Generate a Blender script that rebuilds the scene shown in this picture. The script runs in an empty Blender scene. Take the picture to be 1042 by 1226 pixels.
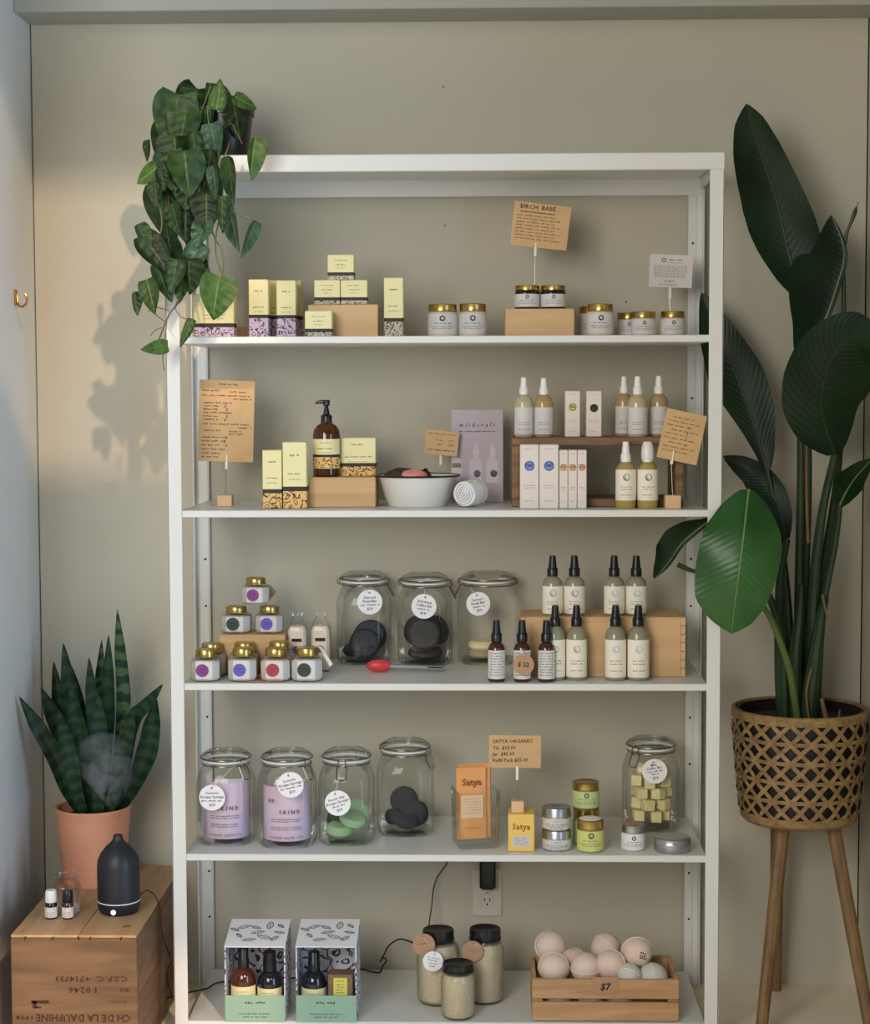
import bpy, bmesh, math, random
from mathutils import Vector, Matrix, Euler, Quaternion
random.seed(7)
sc = bpy.context.scene
COL = sc.collection
PI = math.pi
R = math.radians

# ------------------------------------------------------------------ camera
F = 2183.5                       # focal length in pixels of a 1042 x 1226 frame
CAM = Vector((0.0842, -3.8712, 1.4038))
pi_, ya_, ro_ = 0.0667, -0.0266, -0.0031
_c, _s, _cp, _sp = math.cos(ya_), math.sin(ya_), math.cos(pi_), math.sin(pi_)
r0 = Vector((_c, -_s, 0)); r1 = Vector((_cp*_s, _cp*_c, -_sp)); r2 = Vector((_sp*_s, _sp*_c, _cp))
cr, sr = math.cos(ro_), math.sin(ro_)
RIGHT = r0*cr + r2*sr; UP = r2*cr - r0*sr; FWD = r1
cam_d = bpy.data.cameras.new('camera'); cam = bpy.data.objects.new('camera', cam_d); COL.objects.link(cam)
cam_d.sensor_fit = 'HORIZONTAL'; cam_d.sensor_width = 36; cam_d.lens = F*36/1042
cam_d.clip_start = 0.05; cam_d.clip_end = 100
M3 = Matrix((RIGHT, UP, -FWD)).transposed()
cam.matrix_world = Matrix.Translation(CAM) @ M3.to_4x4()
sc.camera = cam
sc.view_settings.view_transform = 'Standard'; sc.view_settings.look = 'None'
sc.view_settings.gamma = 1; sc.view_settings.use_curve_mapping = False
sc.view_settings.exposure = 0.0

# ------------------------------------------------------------------ light
w = bpy.data.worlds.new('world'); sc.world = w; w.use_nodes = True
bg = w.node_tree.nodes['Background']
bg.inputs[0].default_value = (0.82, 0.91, 1.0, 1); bg.inputs[1].default_value = 0.255

def lamp(name, kind, loc, target, color, energy, **kw):
    d = bpy.data.lights.new(name, kind); d.color = color; d.energy = energy
    for k, v in kw.items(): setattr(d, k, v)
    o = bpy.data.objects.new(name, d); COL.objects.link(o); o.location = loc
    o.rotation_euler = (Vector(target)-Vector(loc)).to_track_quat('-Z', 'Y').to_euler()
    return o
SUN = Vector((-.177, .42, -.28))
lamp('sun', 'SUN', Vector((-.7, .37, 1.4))-SUN*8, (-.7, .37, 1.4), (1, .70, .46), 1.6, angle=R(1.2))
lamp('window_daylight', 'AREA', (2.2, -2.3, 1.05), (-.75, .3, .65), (.46, .70, 1.0), 60,
     shape='RECTANGLE', size=1.2, size_y=2.2)
lamp('shop_front_daylight', 'AREA', (-1.2, -3.9, 2.25), (-.1, .2, .85), (1.0, .95, .88), 103,
     shape='RECTANGLE', size=1.6, size_y=2.0)

# pixel helpers: a photograph pixel on the plane Y (P) or on the level Z (G), in metres
def ray(x, y): return RIGHT*((x-521)/F) - UP*((y-613)/F) + FWD
def P(x, y, Y):
    d = ray(x, y); return CAM + d*((Y-CAM.y)/d.y)
def G(x, y, Z):
    d = ray(x, y); return CAM + d*((Z-CAM.z)/d.z)
def fit(x0, x1, yt, Y, zb, dy=0.):
    # dy: how far behind Y the highest visible rim lies
    a = P(x0, yt, Y); b = P(x1, yt, Y); q = P((x0+x1)/2, yt, Y+dy)
    return (a.x+b.x)/2, b.x-a.x, q.z-zb

# ------------------------------------------------------------------ materials
def lin(c):
    c /= 255.; return c/12.92 if c <= .04045 else ((c+.055)/1.055)**2.4
def rgb(*c, k=1.0): return (min(.95, lin(c[0])*k), min(.95, lin(c[1])*k), min(.95, lin(c[2])*k), 1)
KP = 1.5                          # photographed colour -> albedo (the room is dim)
def ph(*c):
    q = rgb(*c, k=KP); l = .3*q[0]+.59*q[1]+.11*q[2]
    return tuple(l+(v-l)*.84 for v in q[:3])+(1,)
def newmat(name):
    m = bpy.data.materials.new(name); m.use_nodes = True
    return m, m.node_tree, m.node_tree.nodes['Principled BSDF']
def node(nt, t, **kw):
    n = nt.nodes.new(t)
    for k, v in kw.items(): setattr(n, k, v)
    return n
MATS = {}
def mat(name, col, rough=.5, metal=0., spec=.5, var=0., vscale=20., bump=0., bscale=80., stretch=(1, 1, 1), col2=None, coord='Object', emit=None, sub=0.):
    if name in MATS: return MATS[name]
    m, nt, b = newmat(name)
    b.inputs['Base Color'].default_value = col; b.inputs['Roughness'].default_value = rough
    b.inputs['Metallic'].default_value = metal; b.inputs['Specular IOR Level'].default_value = spec
    if var or bump or col2:
        tc = node(nt, 'ShaderNodeTexCoord'); mp = node(nt, 'ShaderNodeMapping'); mp.inputs['Scale'].default_value = stretch
        nt.links.new(tc.outputs[coord], mp.inputs[0])
    if var or col2:
        no = node(nt, 'ShaderNodeTexNoise'); no.inputs['Scale'].default_value = vscale; no.inputs['Detail'].default_value = 5
        nt.links.new(mp.outputs[0], no.inputs['Vector'])
        rp = node(nt, 'ShaderNodeValToRGB'); rp.color_ramp.elements[0].position = .3; rp.color_ramp.elements[1].position = .7
        c2 = col2 or tuple(max(0, c*(1-var)) for c in col[:3])+(1,)
        rp.color_ramp.elements[0].color = c2; rp.color_ramp.elements[1].color = col
        nt.links.new(no.outputs['Fac'], rp.inputs[0]); nt.links.new(rp.outputs[0], b.inputs['Base Color'])
    if bump:
        n2 = node(nt, 'ShaderNodeTexNoise'); n2.inputs['Scale'].default_value = bscale; n2.inputs['Detail'].default_value = 4
        nt.links.new(mp.outputs[0], n2.inputs['Vector'])
        bp = node(nt, 'ShaderNodeBump'); bp.inputs['Strength'].default_value = bump; bp.inputs['Distance'].default_value = .004
        nt.links.new(n2.outputs['Fac'], bp.inputs['Height']); nt.links.new(bp.outputs[0], b.inputs['Normal'])
    if emit:
        b.inputs['Emission Color'].default_value = emit[0]; b.inputs['Emission Strength'].default_value = emit[1]
    MATS[name] = m
    return m
def glass(name, tint=(.985, .99, .985), edge=(.74, .79, .76), gloss=.9):
    if name in MATS: return MATS[name]
    m, nt, b = newmat(name); nt.nodes.remove(b)
    out = nt.nodes['Material Output']
    lw = node(nt, 'ShaderNodeLayerWeight'); lw.inputs['Blend'].default_value = .35
    mix = node(nt, 'ShaderNodeMix', data_type='RGBA')
    pw = node(nt, 'ShaderNodeMath', operation='POWER'); pw.inputs[1].default_value = 4.5
    nt.links.new(lw.outputs['Facing'], pw.inputs[0]); nt.links.new(pw.outputs[0], mix.inputs['Factor'])
    mix.inputs[6].default_value = tint+(1,); mix.inputs[7].default_value = edge+(1,)
    tr = node(nt, 'ShaderNodeBsdfTransparent'); nt.links.new(mix.outputs[2], tr.inputs[0])
    gl = node(nt, 'ShaderNodeBsdfGlossy'); gl.inputs['Roughness'].default_value = .03; gl.inputs[0].default_value = (gloss, gloss, gloss, 1)
    fr = node(nt, 'ShaderNodeFresnel'); fr.inputs[0].default_value = 1.5
    ms = node(nt, 'ShaderNodeMixShader')
    fm = node(nt, 'ShaderNodeMath', operation='MULTIPLY'); fm.inputs[1].default_value = .5; nt.links.new(fr.outputs[0], fm.inputs[0]); nt.links.new(fm.outputs[0], ms.inputs[0]); nt.links.new(tr.outputs[0], ms.inputs[1]); nt.links.new(gl.outputs[0], ms.inputs[2])
    nt.links.new(ms.outputs[0], out.inputs[0])
    MATS[name] = m; return m
def wood(name, c1, c2, scale=6., axis=(1, 14, 14), rough=.6, knots=False):
    if name in MATS: return MATS[name]
    m, nt, b = newmat(name)
    tc = node(nt, 'ShaderNodeTexCoord'); mp = node(nt, 'ShaderNodeMapping'); mp.inputs['Scale'].default_value = axis
    oi = node(nt, 'ShaderNodeObjectInfo'); ad = node(nt, 'ShaderNodeVectorMath', operation='ADD')
    nt.links.new(tc.outputs['Object'], ad.inputs[0]); nt.links.new(oi.outputs['Random'], ad.inputs[1])
    nt.links.new(ad.outputs[0], mp.inputs[0])
    no = node(nt, 'ShaderNodeTexNoise'); no.inputs['Scale'].default_value = scale; no.inputs['Detail'].default_value = 6; no.inputs['Distortion'].default_value = .6
    nt.links.new(mp.outputs[0], no.inputs['Vector'])
    rp = node(nt, 'ShaderNodeValToRGB'); rp.color_ramp.elements[0].position = .35; rp.color_ramp.elements[1].position = .65
    rp.color_ramp.elements[0].color = c2; rp.color_ramp.elements[1].color = c1
    nt.links.new(no.outputs['Fac'], rp.inputs[0]); nt.links.new(rp.outputs[0], b.inputs['Base Color'])
    bp = node(nt, 'ShaderNodeBump'); bp.inputs['Strength'].default_value = .15; bp.inputs['Distance'].default_value = .002
    nt.links.new(no.outputs['Fac'], bp.inputs['Height']); nt.links.new(bp.outputs[0], b.inputs['Normal'])
    b.inputs['Roughness'].default_value = rough
    MATS[name] = m; return m

# ------------------------------------------------------------------ mesh builder
class MB:
    def __init__(s): s.v = []; s.f = []; s.m = []; s.uv = []; s.keep = False
    def add(s, vs, fs, mi=0, uvs=None):
        o = len(s.v); s.v += [Vector(p) for p in vs]
        for k, f in enumerate(fs):
            s.f.append([i+o for i in f]); s.m.append(mi)
            s.uv.append([uvs[i] for i in f] if uvs else None)
        return o
    def box(s, c, d, b=.0, mi=0, rot=None):
        hx, hy, hz = d[0]/2, d[1]/2, d[2]/2
        b = min(b, hx*.9, hy*.9, hz*.9)
        vs = []; fs = []
        if b <= 0:
            vs = [(x*hx, y*hy, z*hz) for x in (-1, 1) for y in (-1, 1) for z in (-1, 1)]
            fs = [(0, 1, 3, 2), (4, 6, 7, 5), (0, 4, 5, 1), (2, 3, 7, 6), (0, 2, 6, 4), (1, 5, 7, 3)]
        else:
            idx = {}
            for x in (-1, 1):
                for y in (-1, 1):
                    for z in (-1, 1):
                        idx[x, y, z] = len(vs)
                        vs += [(x*(hx-b), y*(hy-b), z*hz), (x*(hx-b), y*hy, z*(hz-b)), (x*hx, y*(hy-b), z*(hz-b))]
            I = lambda x, y, z, k: idx[x, y, z]+k
            for z in (-1, 1): fs.append((I(-1, -1, z, 0), I(1, -1, z, 0), I(1, 1, z, 0), I(-1, 1, z, 0)))
            for y in (-1, 1): fs.append((I(-1, y, -1, 1), I(1, y, -1, 1), I(1, y, 1, 1), I(-1, y, 1, 1)))
            for x in (-1, 1): fs.append((I(x, -1, -1, 2), I(x, 1, -1, 2), I(x, 1, 1, 2), I(x, -1, 1, 2)))
            for y in (-1, 1):
                for z in (-1, 1): fs.append((I(-1, y, z, 0), I(1, y, z, 0), I(1, y, z, 1), I(-1, y, z, 1)))
            for x in (-1, 1):
                for z in (-1, 1): fs.append((I(x, -1, z, 0), I(x, 1, z, 0), I(x, 1, z, 2), I(x, -1, z, 2)))
                for y in (-1, 1): fs.append((I(x, y, -1, 1), I(x, y, 1, 1), I(x, y, 1, 2), I(x, y, -1, 2)))
            for x in (-1, 1):
                for y in (-1, 1):
                    for z in (-1, 1): fs.append((I(x, y, z, 0), I(x, y, z, 1), I(x, y, z, 2)))
        c = Vector(c)
        if rot: q = Euler(rot); vs = [Vector(p) for p in vs]; [p.rotate(q) for p in vs]
        s.add([c+Vector(p) for p in vs], fs, mi); return s
    def lathe(s, prof, seg=28, c=(0, 0, 0), mi=0, sq=None, mis=None, a0=0.):
        """prof [(r, z)]; sq(i) -> super-ellipse exponent of ring i (2 = round)"""
        rings = []; c = Vector(c)
        for i, (r, z) in enumerate(prof):
            if r < 1e-6: rings.append([s.add([c+Vector((0, 0, z))], [])]); continue
            vs = []
            n = sq(i) if sq else 2
            for k in range(seg):
                a = a0+2*PI*k/seg; ca, sa = math.cos(a), math.sin(a)
                q = 1. if n == 2 else (abs(ca)**n+abs(sa)**n)**(-1./n)
                vs.append(c+Vector((r*q*ca, r*q*sa, z)))
            o = s.add(vs, []); rings.append(list(range(o, o+seg)))
        for i in range(len(rings)-1):
            A, B = rings[i], rings[i+1]; mm = mis[i] if mis else mi
            for k in range(seg):
                k2 = (k+1) % seg
                if len(A) == 1 and len(B) == 1: continue
                if len(A) == 1: f = [A[0], B[k], B[k2]]
                elif len(B) == 1: f = [A[k], A[k2], B[0]]
                else: f = [A[k], A[k2], B[k2], B[k]]
                s.f.append(f); s.m.append(mm); s.uv.append(None)
        return s
    def tube(s, pts, r, seg=8, mi=0, cap=True):
        pts = [Vector(p) for p in pts]; n = len(pts)
        rr = r if isinstance(r, (list, tuple)) else [r]*n
        t = (pts[1]-pts[0]).normalized()
        u = t.orthogonal().normalized(); rings = []
        for i in range(n):
            t2 = (pts[min(i+1, n-1)]-pts[max(i-1, 0)])
            t2 = t2.normalized() if t2.length > 1e-9 else t
            q = t.rotation_difference(t2); u = q @ u; t = t2; v = t.cross(u)
            o = s.add([pts[i]+(u*math.cos(2*PI*k/seg)+v*math.sin(2*PI*k/seg))*rr[i] for k in range(seg)], [])
            rings.append(list(range(o, o+seg)))
        for i in range(n-1):
            for k in range(seg):
                k2 = (k+1) % seg; s.f.append([rings[i][k], rings[i][k2], rings[i+1][k2], rings[i+1][k]]); s.m.append(mi); s.uv.append(None)
        if cap:
            s.f.append(rings[0][::-1]); s.m.append(mi); s.uv.append(None)
            s.f.append(rings[-1]); s.m.append(mi); s.uv.append(None)
        return s
    def sphere(s, c, r, seg=20, rings=12, mi=0, scale=(1, 1, 1)):
        o = len(s.v)
        s.lathe([(r*math.sin(PI*i/rings) if 0 < i < rings else 0, -r*math.cos(PI*i/rings)) for i in range(rings+1)], seg, (0, 0, 0), mi)
        for p in s.v[o:]: p.x = p.x*scale[0]+c[0]; p.y = p.y*scale[1]+c[1]; p.z = p.z*scale[2]+c[2]
        return s
    def grid(s, rows, mi=0, uv=True):
        n = len(rows); k = len(rows[0])
        vs = [p for r in rows for p in r]
        us = [(i/(n-1), j/(k-1)) for i in range(n) for j in range(k)]
        fs = [(i*k+j, i*k+j+1, (i+1)*k+j+1, (i+1)*k+j) for i in range(n-1) for j in range(k-1)]
        s.add(vs, fs, mi, us); return s
    def xf(s, mtx, o=0):
        for i in range(o, len(s.v)): s.v[i] = mtx @ s.v[i]
        return s
    def build(s, name, mats, parent=None, loc=(0, 0, 0), rot=(0, 0, 0), smooth=35, recalc=True):
        me = bpy.data.meshes.new(name); me.from_pydata([tuple(p) for p in s.v], [], s.f)
        if not isinstance(mats, (list, tuple)): mats = [mats]
        for m in mats: me.materials.append(m)
        me.polygons.foreach_set('material_index', s.m)
        if any(u is not None for u in s.uv):
            ul = me.uv_layers.new(name='UVMap'); li = 0
            for p, u in zip(me.polygons, s.uv):
                for q in range(p.loop_total): ul.data[p.loop_start+q].uv = u[q] if u else (0, 0)
        if recalc:
            bm = bmesh.new(); bm.from_mesh(me); bmesh.ops.recalc_face_normals(bm, faces=bm.faces); bm.to_mesh(me); bm.free()
        if smooth:
            me.polygons.foreach_set('use_smooth', [True]*len(me.polygons)); me.set_sharp_from_angle(angle=R(smooth))
        me.update()
        o = bpy.data.objects.new(name, me); COL.objects.link(o)
        o.location = loc; o.rotation_euler = rot
        if parent: o.parent = parent
        return o
def thing(name, label, cat, loc=(0, 0, 0), rz=0., group=None, rot=None):
    o = bpy.data.objects.new(name, None); o.empty_display_size = .02; COL.objects.link(o)
    o.location = loc; o.rotation_euler = rot or (0, 0, rz)
    return tag(o, label, cat, group)
def tag(o, label, cat, group=None, kind=None):
    o['label'] = label; o['category'] = cat
    if group: o['group'] = group
    if kind: o['kind'] = kind
    return o
def struct(o): o['kind'] = 'structure'; return o
def dup(root, loc, label, group=None, rz=None, rot=None):
    def cp(o, par):
        c = o.copy(); COL.objects.link(c)
        if par: c.parent = par
        for ch in list(o.children): cp(ch, c)
        return c
    r = cp(root, None); r.location = loc; r['label'] = label
    if group: r['group'] = group
    if rz is not None: r.rotation_euler = (0, 0, rz)
    if rot is not None: r.rotation_euler = rot
    return r

# lettering: real text turned into mesh; lies on a plane facing -Y, or wrapped round a cylinder of radius cyl
TXT = {}
def glyphs(s, size, bold=0., align='CENTER', shear=0.):
    key = (s, bold, align, shear)
    if key not in TXT:
        cu = bpy.data.curves.new('t', 'FONT'); cu.body = s; cu.size = 1; cu.resolution_u = 1; cu.align_x = align; cu.align_y = 'CENTER'
        cu.offset = bold; cu.shear = shear
        o = bpy.data.objects.new('t', cu); COL.objects.link(o)
        bpy.context.view_layer.update()
        me = bpy.data.meshes.new_from_object(o.evaluated_get(bpy.context.evaluated_depsgraph_get()))
        TXT[key] = ([tuple(v.co) for v in me.vertices], [tuple(p.vertices) for p in me.polygons])
        bpy.data.objects.remove(o); bpy.data.curves.remove(cu); bpy.data.meshes.remove(me)
    vs, fs = TXT[key]
    return [(x*size, y*size) for x, y, z in vs], fs
class Print:
    """flat print: items in (x, z) of a face at y = -eps, collected into one 'lettering' mesh"""
    def __init__(s): s.mb = MB()
    def text(s, t, x, z, size, bold=0., align='CENTER', mi=0, rot=0., shear=0., squeeze=1.):
        vs, fs = glyphs(t, size, bold, align, shear); c, q = math.cos(rot), math.sin(rot)
        s.mb.add([(x+(a*c*squeeze-b*q), 0, z+(a*squeeze*q+b*c)) for a, b in vs], fs, mi); return s
    def bar(s, x, z, w, h, mi=0, rot=0.):
        c, q = math.cos(rot), math.sin(rot)
        s.mb.add([(x+a*c-b*q, 0, z+a*q+b*c) for a, b in ((-w/2, -h/2), (w/2, -h/2), (w/2, h/2), (-w/2, h/2))], [(0, 1, 2, 3)], mi); return s
    def scrawl(s, x0, x1, z, h, mi=0, seed=0, rot=0., x=0, zc=0):
        """a line of writing too small to read: uneven word-long strokes"""
        rnd = random.Random(seed); p = x0
        while p < x1-h:
            L = min(rnd.uniform(2.2, 6)*h, x1-p)
            k = max(1, int(L/(h*.8)))
            for j in range(k):
                s.bar(p+(j+.5)*L/k, z+rnd.uniform(-.15, .15)*h, L/k*.7, h*rnd.uniform(.45, .9), mi)
            p += L+h*.9
        return s
    def disc(s, x, z, r, mi=0, r2=0., seg=20):
        if r2 > 0:
            vs = [(x+r*math.cos(2*PI*k/seg), 0, z+r*math.sin(2*PI*k/seg)) for k in range(seg)]+[(x+r2*math.cos(2*PI*k/seg), 0, z+r2*math.sin(2*PI*k/seg)) for k in range(seg)]
            s.mb.add(vs, [(k, (k+1) % seg, seg+(k+1) % seg, seg+k) for k in range(seg)], mi)
        else: s.mb.add([(x+r*math.cos(2*PI*k/seg), 0, z+r*math.sin(2*PI*k/seg)) for k in range(seg)], [tuple(range(seg))], mi)
        return s
    def put(s, mats, parent, y=-.0005, cyl=None, name='lettering', xf=None):
        if cyl:
            for p in s.mb.v:
                a = p.x/cyl; p.x = cyl*math.sin(a); p.y = -cyl*math.cos(a)
        else:
            for p in s.mb.v: p.y = y
        if xf: s.mb.xf(xf)
        return s.mb.build(name, mats, parent, smooth=0, recalc=False)
def wedge(r, half, z0, z1, seg=10, c0=0., t=.0006):
    """a paper label wrapped on the front of a cylinder"""
    mb = MB(); rr = r+t
    rows = [[Vector((rr*math.sin(c0+half*(2*j/seg-1)), -rr*math.cos(c0+half*(2*j/seg-1)), z)) for j in range(seg+1)] for z in (z0, z1)]
    rows2 = [[Vector((r*.998*math.sin(c0+half*(2*j/seg-1)), -r*.998*math.cos(c0+half*(2*j/seg-1)), z)) for j in range(seg+1)] for z in (z0, z1)]
    mb.grid(rows); mb.grid(rows2)
    n = seg+1
    mb.f += [[j, j+1, 2*n+j+1, 2*n+j] for j in range(seg)]+[[n+j, n+j+1, 3*n+j+1, 3*n+j] for j in range(seg)]
    mb.m += [0]*(2*seg); mb.uv += [None]*(2*seg)
    return mb
INK = mat('ink', rgb(38, 34, 34), .8); INKP = mat('pale_ink', rgb(120, 112, 100), .8); INKB = mat('brown_ink', rgb(122, 84, 48), .8)
INKM = mat('mid_ink', rgb(80, 76, 74), .8)

# ------------------------------------------------------------------ the room
ZS = [1.5187, 1.1486, 0.7758, 0.4035, 0.0345]     # tops of the five shelves
ZT, UW, UD = 1.8995, 1.18, .3703
WALL = mat('wall_paint', rgb(166, 161, 146, k=1.42), .75, bump=.08, bscale=300, var=.05, vscale=1.5)
WALLL = mat('lit_left_wall_paint', rgb(170, 170, 168, k=1.9), .6, bump=.08, bscale=300)  # window light on the left wall put into a brighter, cooler colour
GAP = mat('dark_gap', rgb(30, 26, 22), .9)
TRIM = mat('trim_paint', rgb(170, 170, 160, k=.95), .5)
FLOORM = mat('floor_paint', rgb(160, 152, 134, k=2.4), .5, bump=.05, bscale=60, var=.12, vscale=6)
XL, XR, YW = -.9623, .9670, .3803
m = MB(); m.box(((XL+XR)/2, YW+.05, 1.5), (XR-XL-.006, .1, 3.0)); struct(m.build('wall_back', WALL))
wbk = bpy.data.objects['wall_back']; nh = None
for a_, b_ in ((531, 104), (533, 270), (750, 361.5)):
    if nh is None:
        q_ = MB(); q_.lathe([(0, 0), (.0022, 0), (.0018, .0008), (0, .001)], 10); q_.xf(Matrix.Rotation(PI/2, 4, 'X')); nh = h_ = q_.build('nail_hole', mat('nail_hole_dark', rgb(96, 88, 74), .8), wbk)  # small dark discs mark the nail holes
    else: h_ = nh.copy(); COL.objects.link(h_)
    h_.location = P(a_, b_, YW-.0002)
m = MB(); m.box((0, YW+.13, 1.5), (2.4, .05, 3.0)); struct(m.build('trim_1', GAP))
m = MB(); m.box((XL-.06, (YW-.55)/2+.03, 1.6), (.12, YW+.55+.06, 3.2), .004); struct(m.build('wall_left', WALLL))
m = MB(); m.box((XR+.06, (YW-1.1)/2, 1.9), (.12, YW+1.1, 3.8)); struct(m.build('wall_right', WALL))
m = MB(); m.box((0, -2.2, -.05), (6, 5.6, .1)); struct(m.build('floor', FLOORM))
# header beam over the alcove, in two steps
zb = P(521, 26, YW).z
m = MB(); yh = .235
m.box(((XL+XR)/2, (yh+YW)/2, zb+.02), (XR-XL, YW-yh, .04), .002)
m.box(((XL+XR)/2, (yh-.012+YW)/2, zb+.02+.23), (XR-XL, YW-yh+.012, .46-.04), .003)
struct(m.build('trim_2', TRIM))
# beam of the shop front whose edge cuts off the sunlight high on the wall
zl = 1.925+.6667*(YW+3.25)
m = MB(); m.box((1.2, -3.25, zl+1.0), (4.6, .12, 2.0)); struct(m.build('trim_3', TRIM))

# unseen blocker added below the sunbeam: the foot of the sunlight
m = MB(); m.box((1.2, -3.25, zl-.75-.6), (4.6, .12, 1.2)); struct(m.build('sun_blocker_low', TRIM))
# added slab out of view; it keeps the sun off the right part of the alcove
m = MB(); m.box((2.0, -3.25, 3.0), (1.9, .12, 6.0)); struct(m.build('sun_blocker_right', TRIM))

# brass hook on the left wall
BRASS = mat('brass', rgb(190, 150, 90), .3, 1.)
hx = XL
pts = [(hx, .16, 0), (hx+.006, .16, 0)]
hk = tag(bpy.data.objects.new('coat_hook', None), 'small brass hook screwed to the left wall', 'hook'); COL.objects.link(hk)
a = P(9, 357, .22); hk.location = (XL, .2, a.z)
m = MB(); m.box((.003, 0, 0), (.006, .012, .035), .002); m.build('back_plate', BRASS, hk)
m = MB(); m.tube([(.004, 0, .012), (.008, -.004, -.012), (.014, -.014, -.02), (.024, -.024, -.021), (.034, -.03, -.014), (.036, -.032, -.002), (.031, -.03, .006)], [.0026]*6+[.0035], 8); m.build('hook', BRASS, hk)

# ------------------------------------------------------------------ shelving unit
WHITE = mat('white_lacquer', rgb(226, 226, 222), .35)
su = thing('shelf_unit', 'tall white metal shelving unit with five shelves against the back wall', 'shelving')
T = .003; A = .030
for sx in (-1, 1):
    xo = sx*UW/2
    m = MB(); m.box((xo-sx*A/2, T/2, (ZT-.036)/2), (A, T, ZT-.036), .001); m.box((xo-sx*T/2, .022, (ZT-.036)/2), (T, .044, ZT-.036), .001); m.build('post', WHITE, su)
    m = MB(); yb = UD-T/2
    m.box((xo-sx*.017, yb, (ZT-.04)/2), (.034, T, ZT-.04), .001); m.box((xo-sx*T/2, UD-.016, (ZT-.04)/2), (T, .032, ZT-.04), .001)
    m.box((xo-sx*.0235, yb-.002, (ZT-.04)/2), (.016, .004, ZT-.04), .001)
    rp = m.build('post', WHITE, su)
    hm = MB(); hm.lathe([(0, 0), (.0028, 0), (.0028, .0006), (0, .0006)], 8); hm.xf(Matrix.Rotation(PI/2, 4, 'X'))
    h0 = None
    for z in ZS:
        for dz in (.125, .235) if z < 1.4 else (.22,):
            if h0 is None: h = h0 = hm.build('peg_hole', GAP, rp)
            else: h = h0.copy(); COL.objects.link(h)
            h.location = (xo-sx*.0235, yb-.0042, z+dz)
for z in ZS:
    m = MB(); x = UW-2*.0275
    m.box((0, UD/2-.002, z-.0075), (x, UD-.012, .015), .0015); m.build('shelf_board', WHITE, su)
m = MB(); m.box((0, .004, ZT-.018), (UW+.002, .008, .036), .002); m.build('top_front_rail', WHITE, su)
m = MB(); m.box((0, UD-.004, ZT-.026), (UW, .008, .052), .002); m.build('top_back_rail', WHITE, su)
for sx in (-1, 1):
    m = MB(); m.box((sx*(UW/2-.004), UD/2, ZT-.018), (.008, UD-.018, .036), .001); m.build('top_side_rail', WHITE, su)
m = MB(); m.box((0, UD/2, ZT-.008), (UW-.02, UD-.02, .012), .001); m.build('top_panel', WHITE, su)

# ------------------------------------------------------------------ materials of the goods
YEL = mat('pale_yellow_card', ph(205, 196, 136), .55)
DARKS = mat('dark_brown_band', rgb(52, 36, 34), .6)
def floral(name, base, ink, scale=55.):
    if name in MATS: return MATS[name]
    m, nt, b = newmat(name)
    tc = node(nt, 'ShaderNodeTexCoord'); oi = node(nt, 'ShaderNodeObjectInfo'); ad = node(nt, 'ShaderNodeVectorMath', operation='ADD')
    nt.links.new(tc.outputs['Object'], ad.inputs[0]); nt.links.new(oi.outputs['Random'], ad.inputs[1])
    vo = node(nt, 'ShaderNodeTexVoronoi', feature='F1'); vo.inputs['Scale'].default_value = scale
    no = node(nt, 'ShaderNodeTexNoise'); no.inputs['Scale'].default_value = scale*1.3; no.inputs['Detail'].default_value = 3
    mx = node(nt, 'ShaderNodeVectorMath', operation='MULTIPLY_ADD'); mx.inputs[1].default_value = (.02, .02, .02)
    nt.links.new(ad.outputs[0], no.inputs['Vector']); nt.links.new(no.outputs['Color'], mx.inputs[0]); nt.links.new(ad.outputs[0], mx.inputs[2])
    nt.links.new(mx.outputs[0], vo.inputs['Vector'])
    sn = node(nt, 'ShaderNodeMath', operation='SINE'); ml = node(nt, 'ShaderNodeMath', operation='MULTIPLY'); ml.inputs[1].default_value = 17
    nt.links.new(vo.outputs['Distance'], ml.inputs[0]); nt.links.new(ml.outputs[0], sn.inputs[0])
    rp = node(nt, 'ShaderNodeValToRGB'); e = rp.color_ramp.elements
    e[0].position = .10; e[0].color = ink; e[1].position = .24; e[1].color = base
    mr = node(nt, 'ShaderNodeMapRange'); mr.inputs[1].default_value = -1
    nt.links.new(sn.outputs[0], mr.inputs[0]); nt.links.new(mr.outputs[0], rp.inputs[0]); nt.links.new(rp.outputs[0], b.inputs['Base Color'])
    b.inputs['Roughness'].default_value = .55
    MATS[name] = m; return m
FLAV = floral('lavender_flower_print', ph(178, 158, 184), rgb(62, 48, 60))
FGRY = floral('grey_flower_print', ph(168, 160, 138), rgb(58, 50, 46), 70)
FYEL = floral('amber_flower_print', ph(206, 160, 72), rgb(40, 34, 30))
FWHT = floral('black_leaf_print', ph(190, 190, 200), rgb(48, 50, 62), 34)
PINKW = mat('blush_card', ph(196, 184, 176), .55)
KRAFT = mat('kraft_board', ph(186, 146, 100), .8, var=.08, vscale=30, bump=.05, bscale=200)
KRAFTP = mat('kraft_paper', ph(184, 146, 94), .8, var=.08, vscale=40)
BOXW = wood('pale_box_wood', ph(190, 152, 98), ph(176, 136, 84), 3., (1, 10, 10))
BLOCKW = wood('block_wood', ph(200, 160, 110), ph(186, 145, 96), 5., (3, 3, 1))
DARKW = wood('dark_stained_wood', ph(128, 92, 56), ph(96, 66, 38), 4., (1.5, 14, 14))
WIRE = mat('steel_wire', rgb(150, 148, 142), .3, 1.)
CLIPW = mat('white_clip', ph(215, 205, 190), .35)
GOLD = mat('gold_lid', rgb(196, 168, 100), .28, 1.)
SILV = mat('silver_tin', rgb(190, 190, 196), .3, 1.)
LABELW = mat('white_paper_label', ph(182, 179, 176), .6)
LABELC = mat('cream_paper_label', ph(205, 198, 180), .6)
PAPERW = mat('white_card', ph(182, 174, 170), .7)
BLK = mat('black_plastic', rgb(22, 22, 26), .3)
WHP = mat('white_plastic', ph(205, 203, 200), .35)
GLASS = glass('clear_glass')
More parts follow.
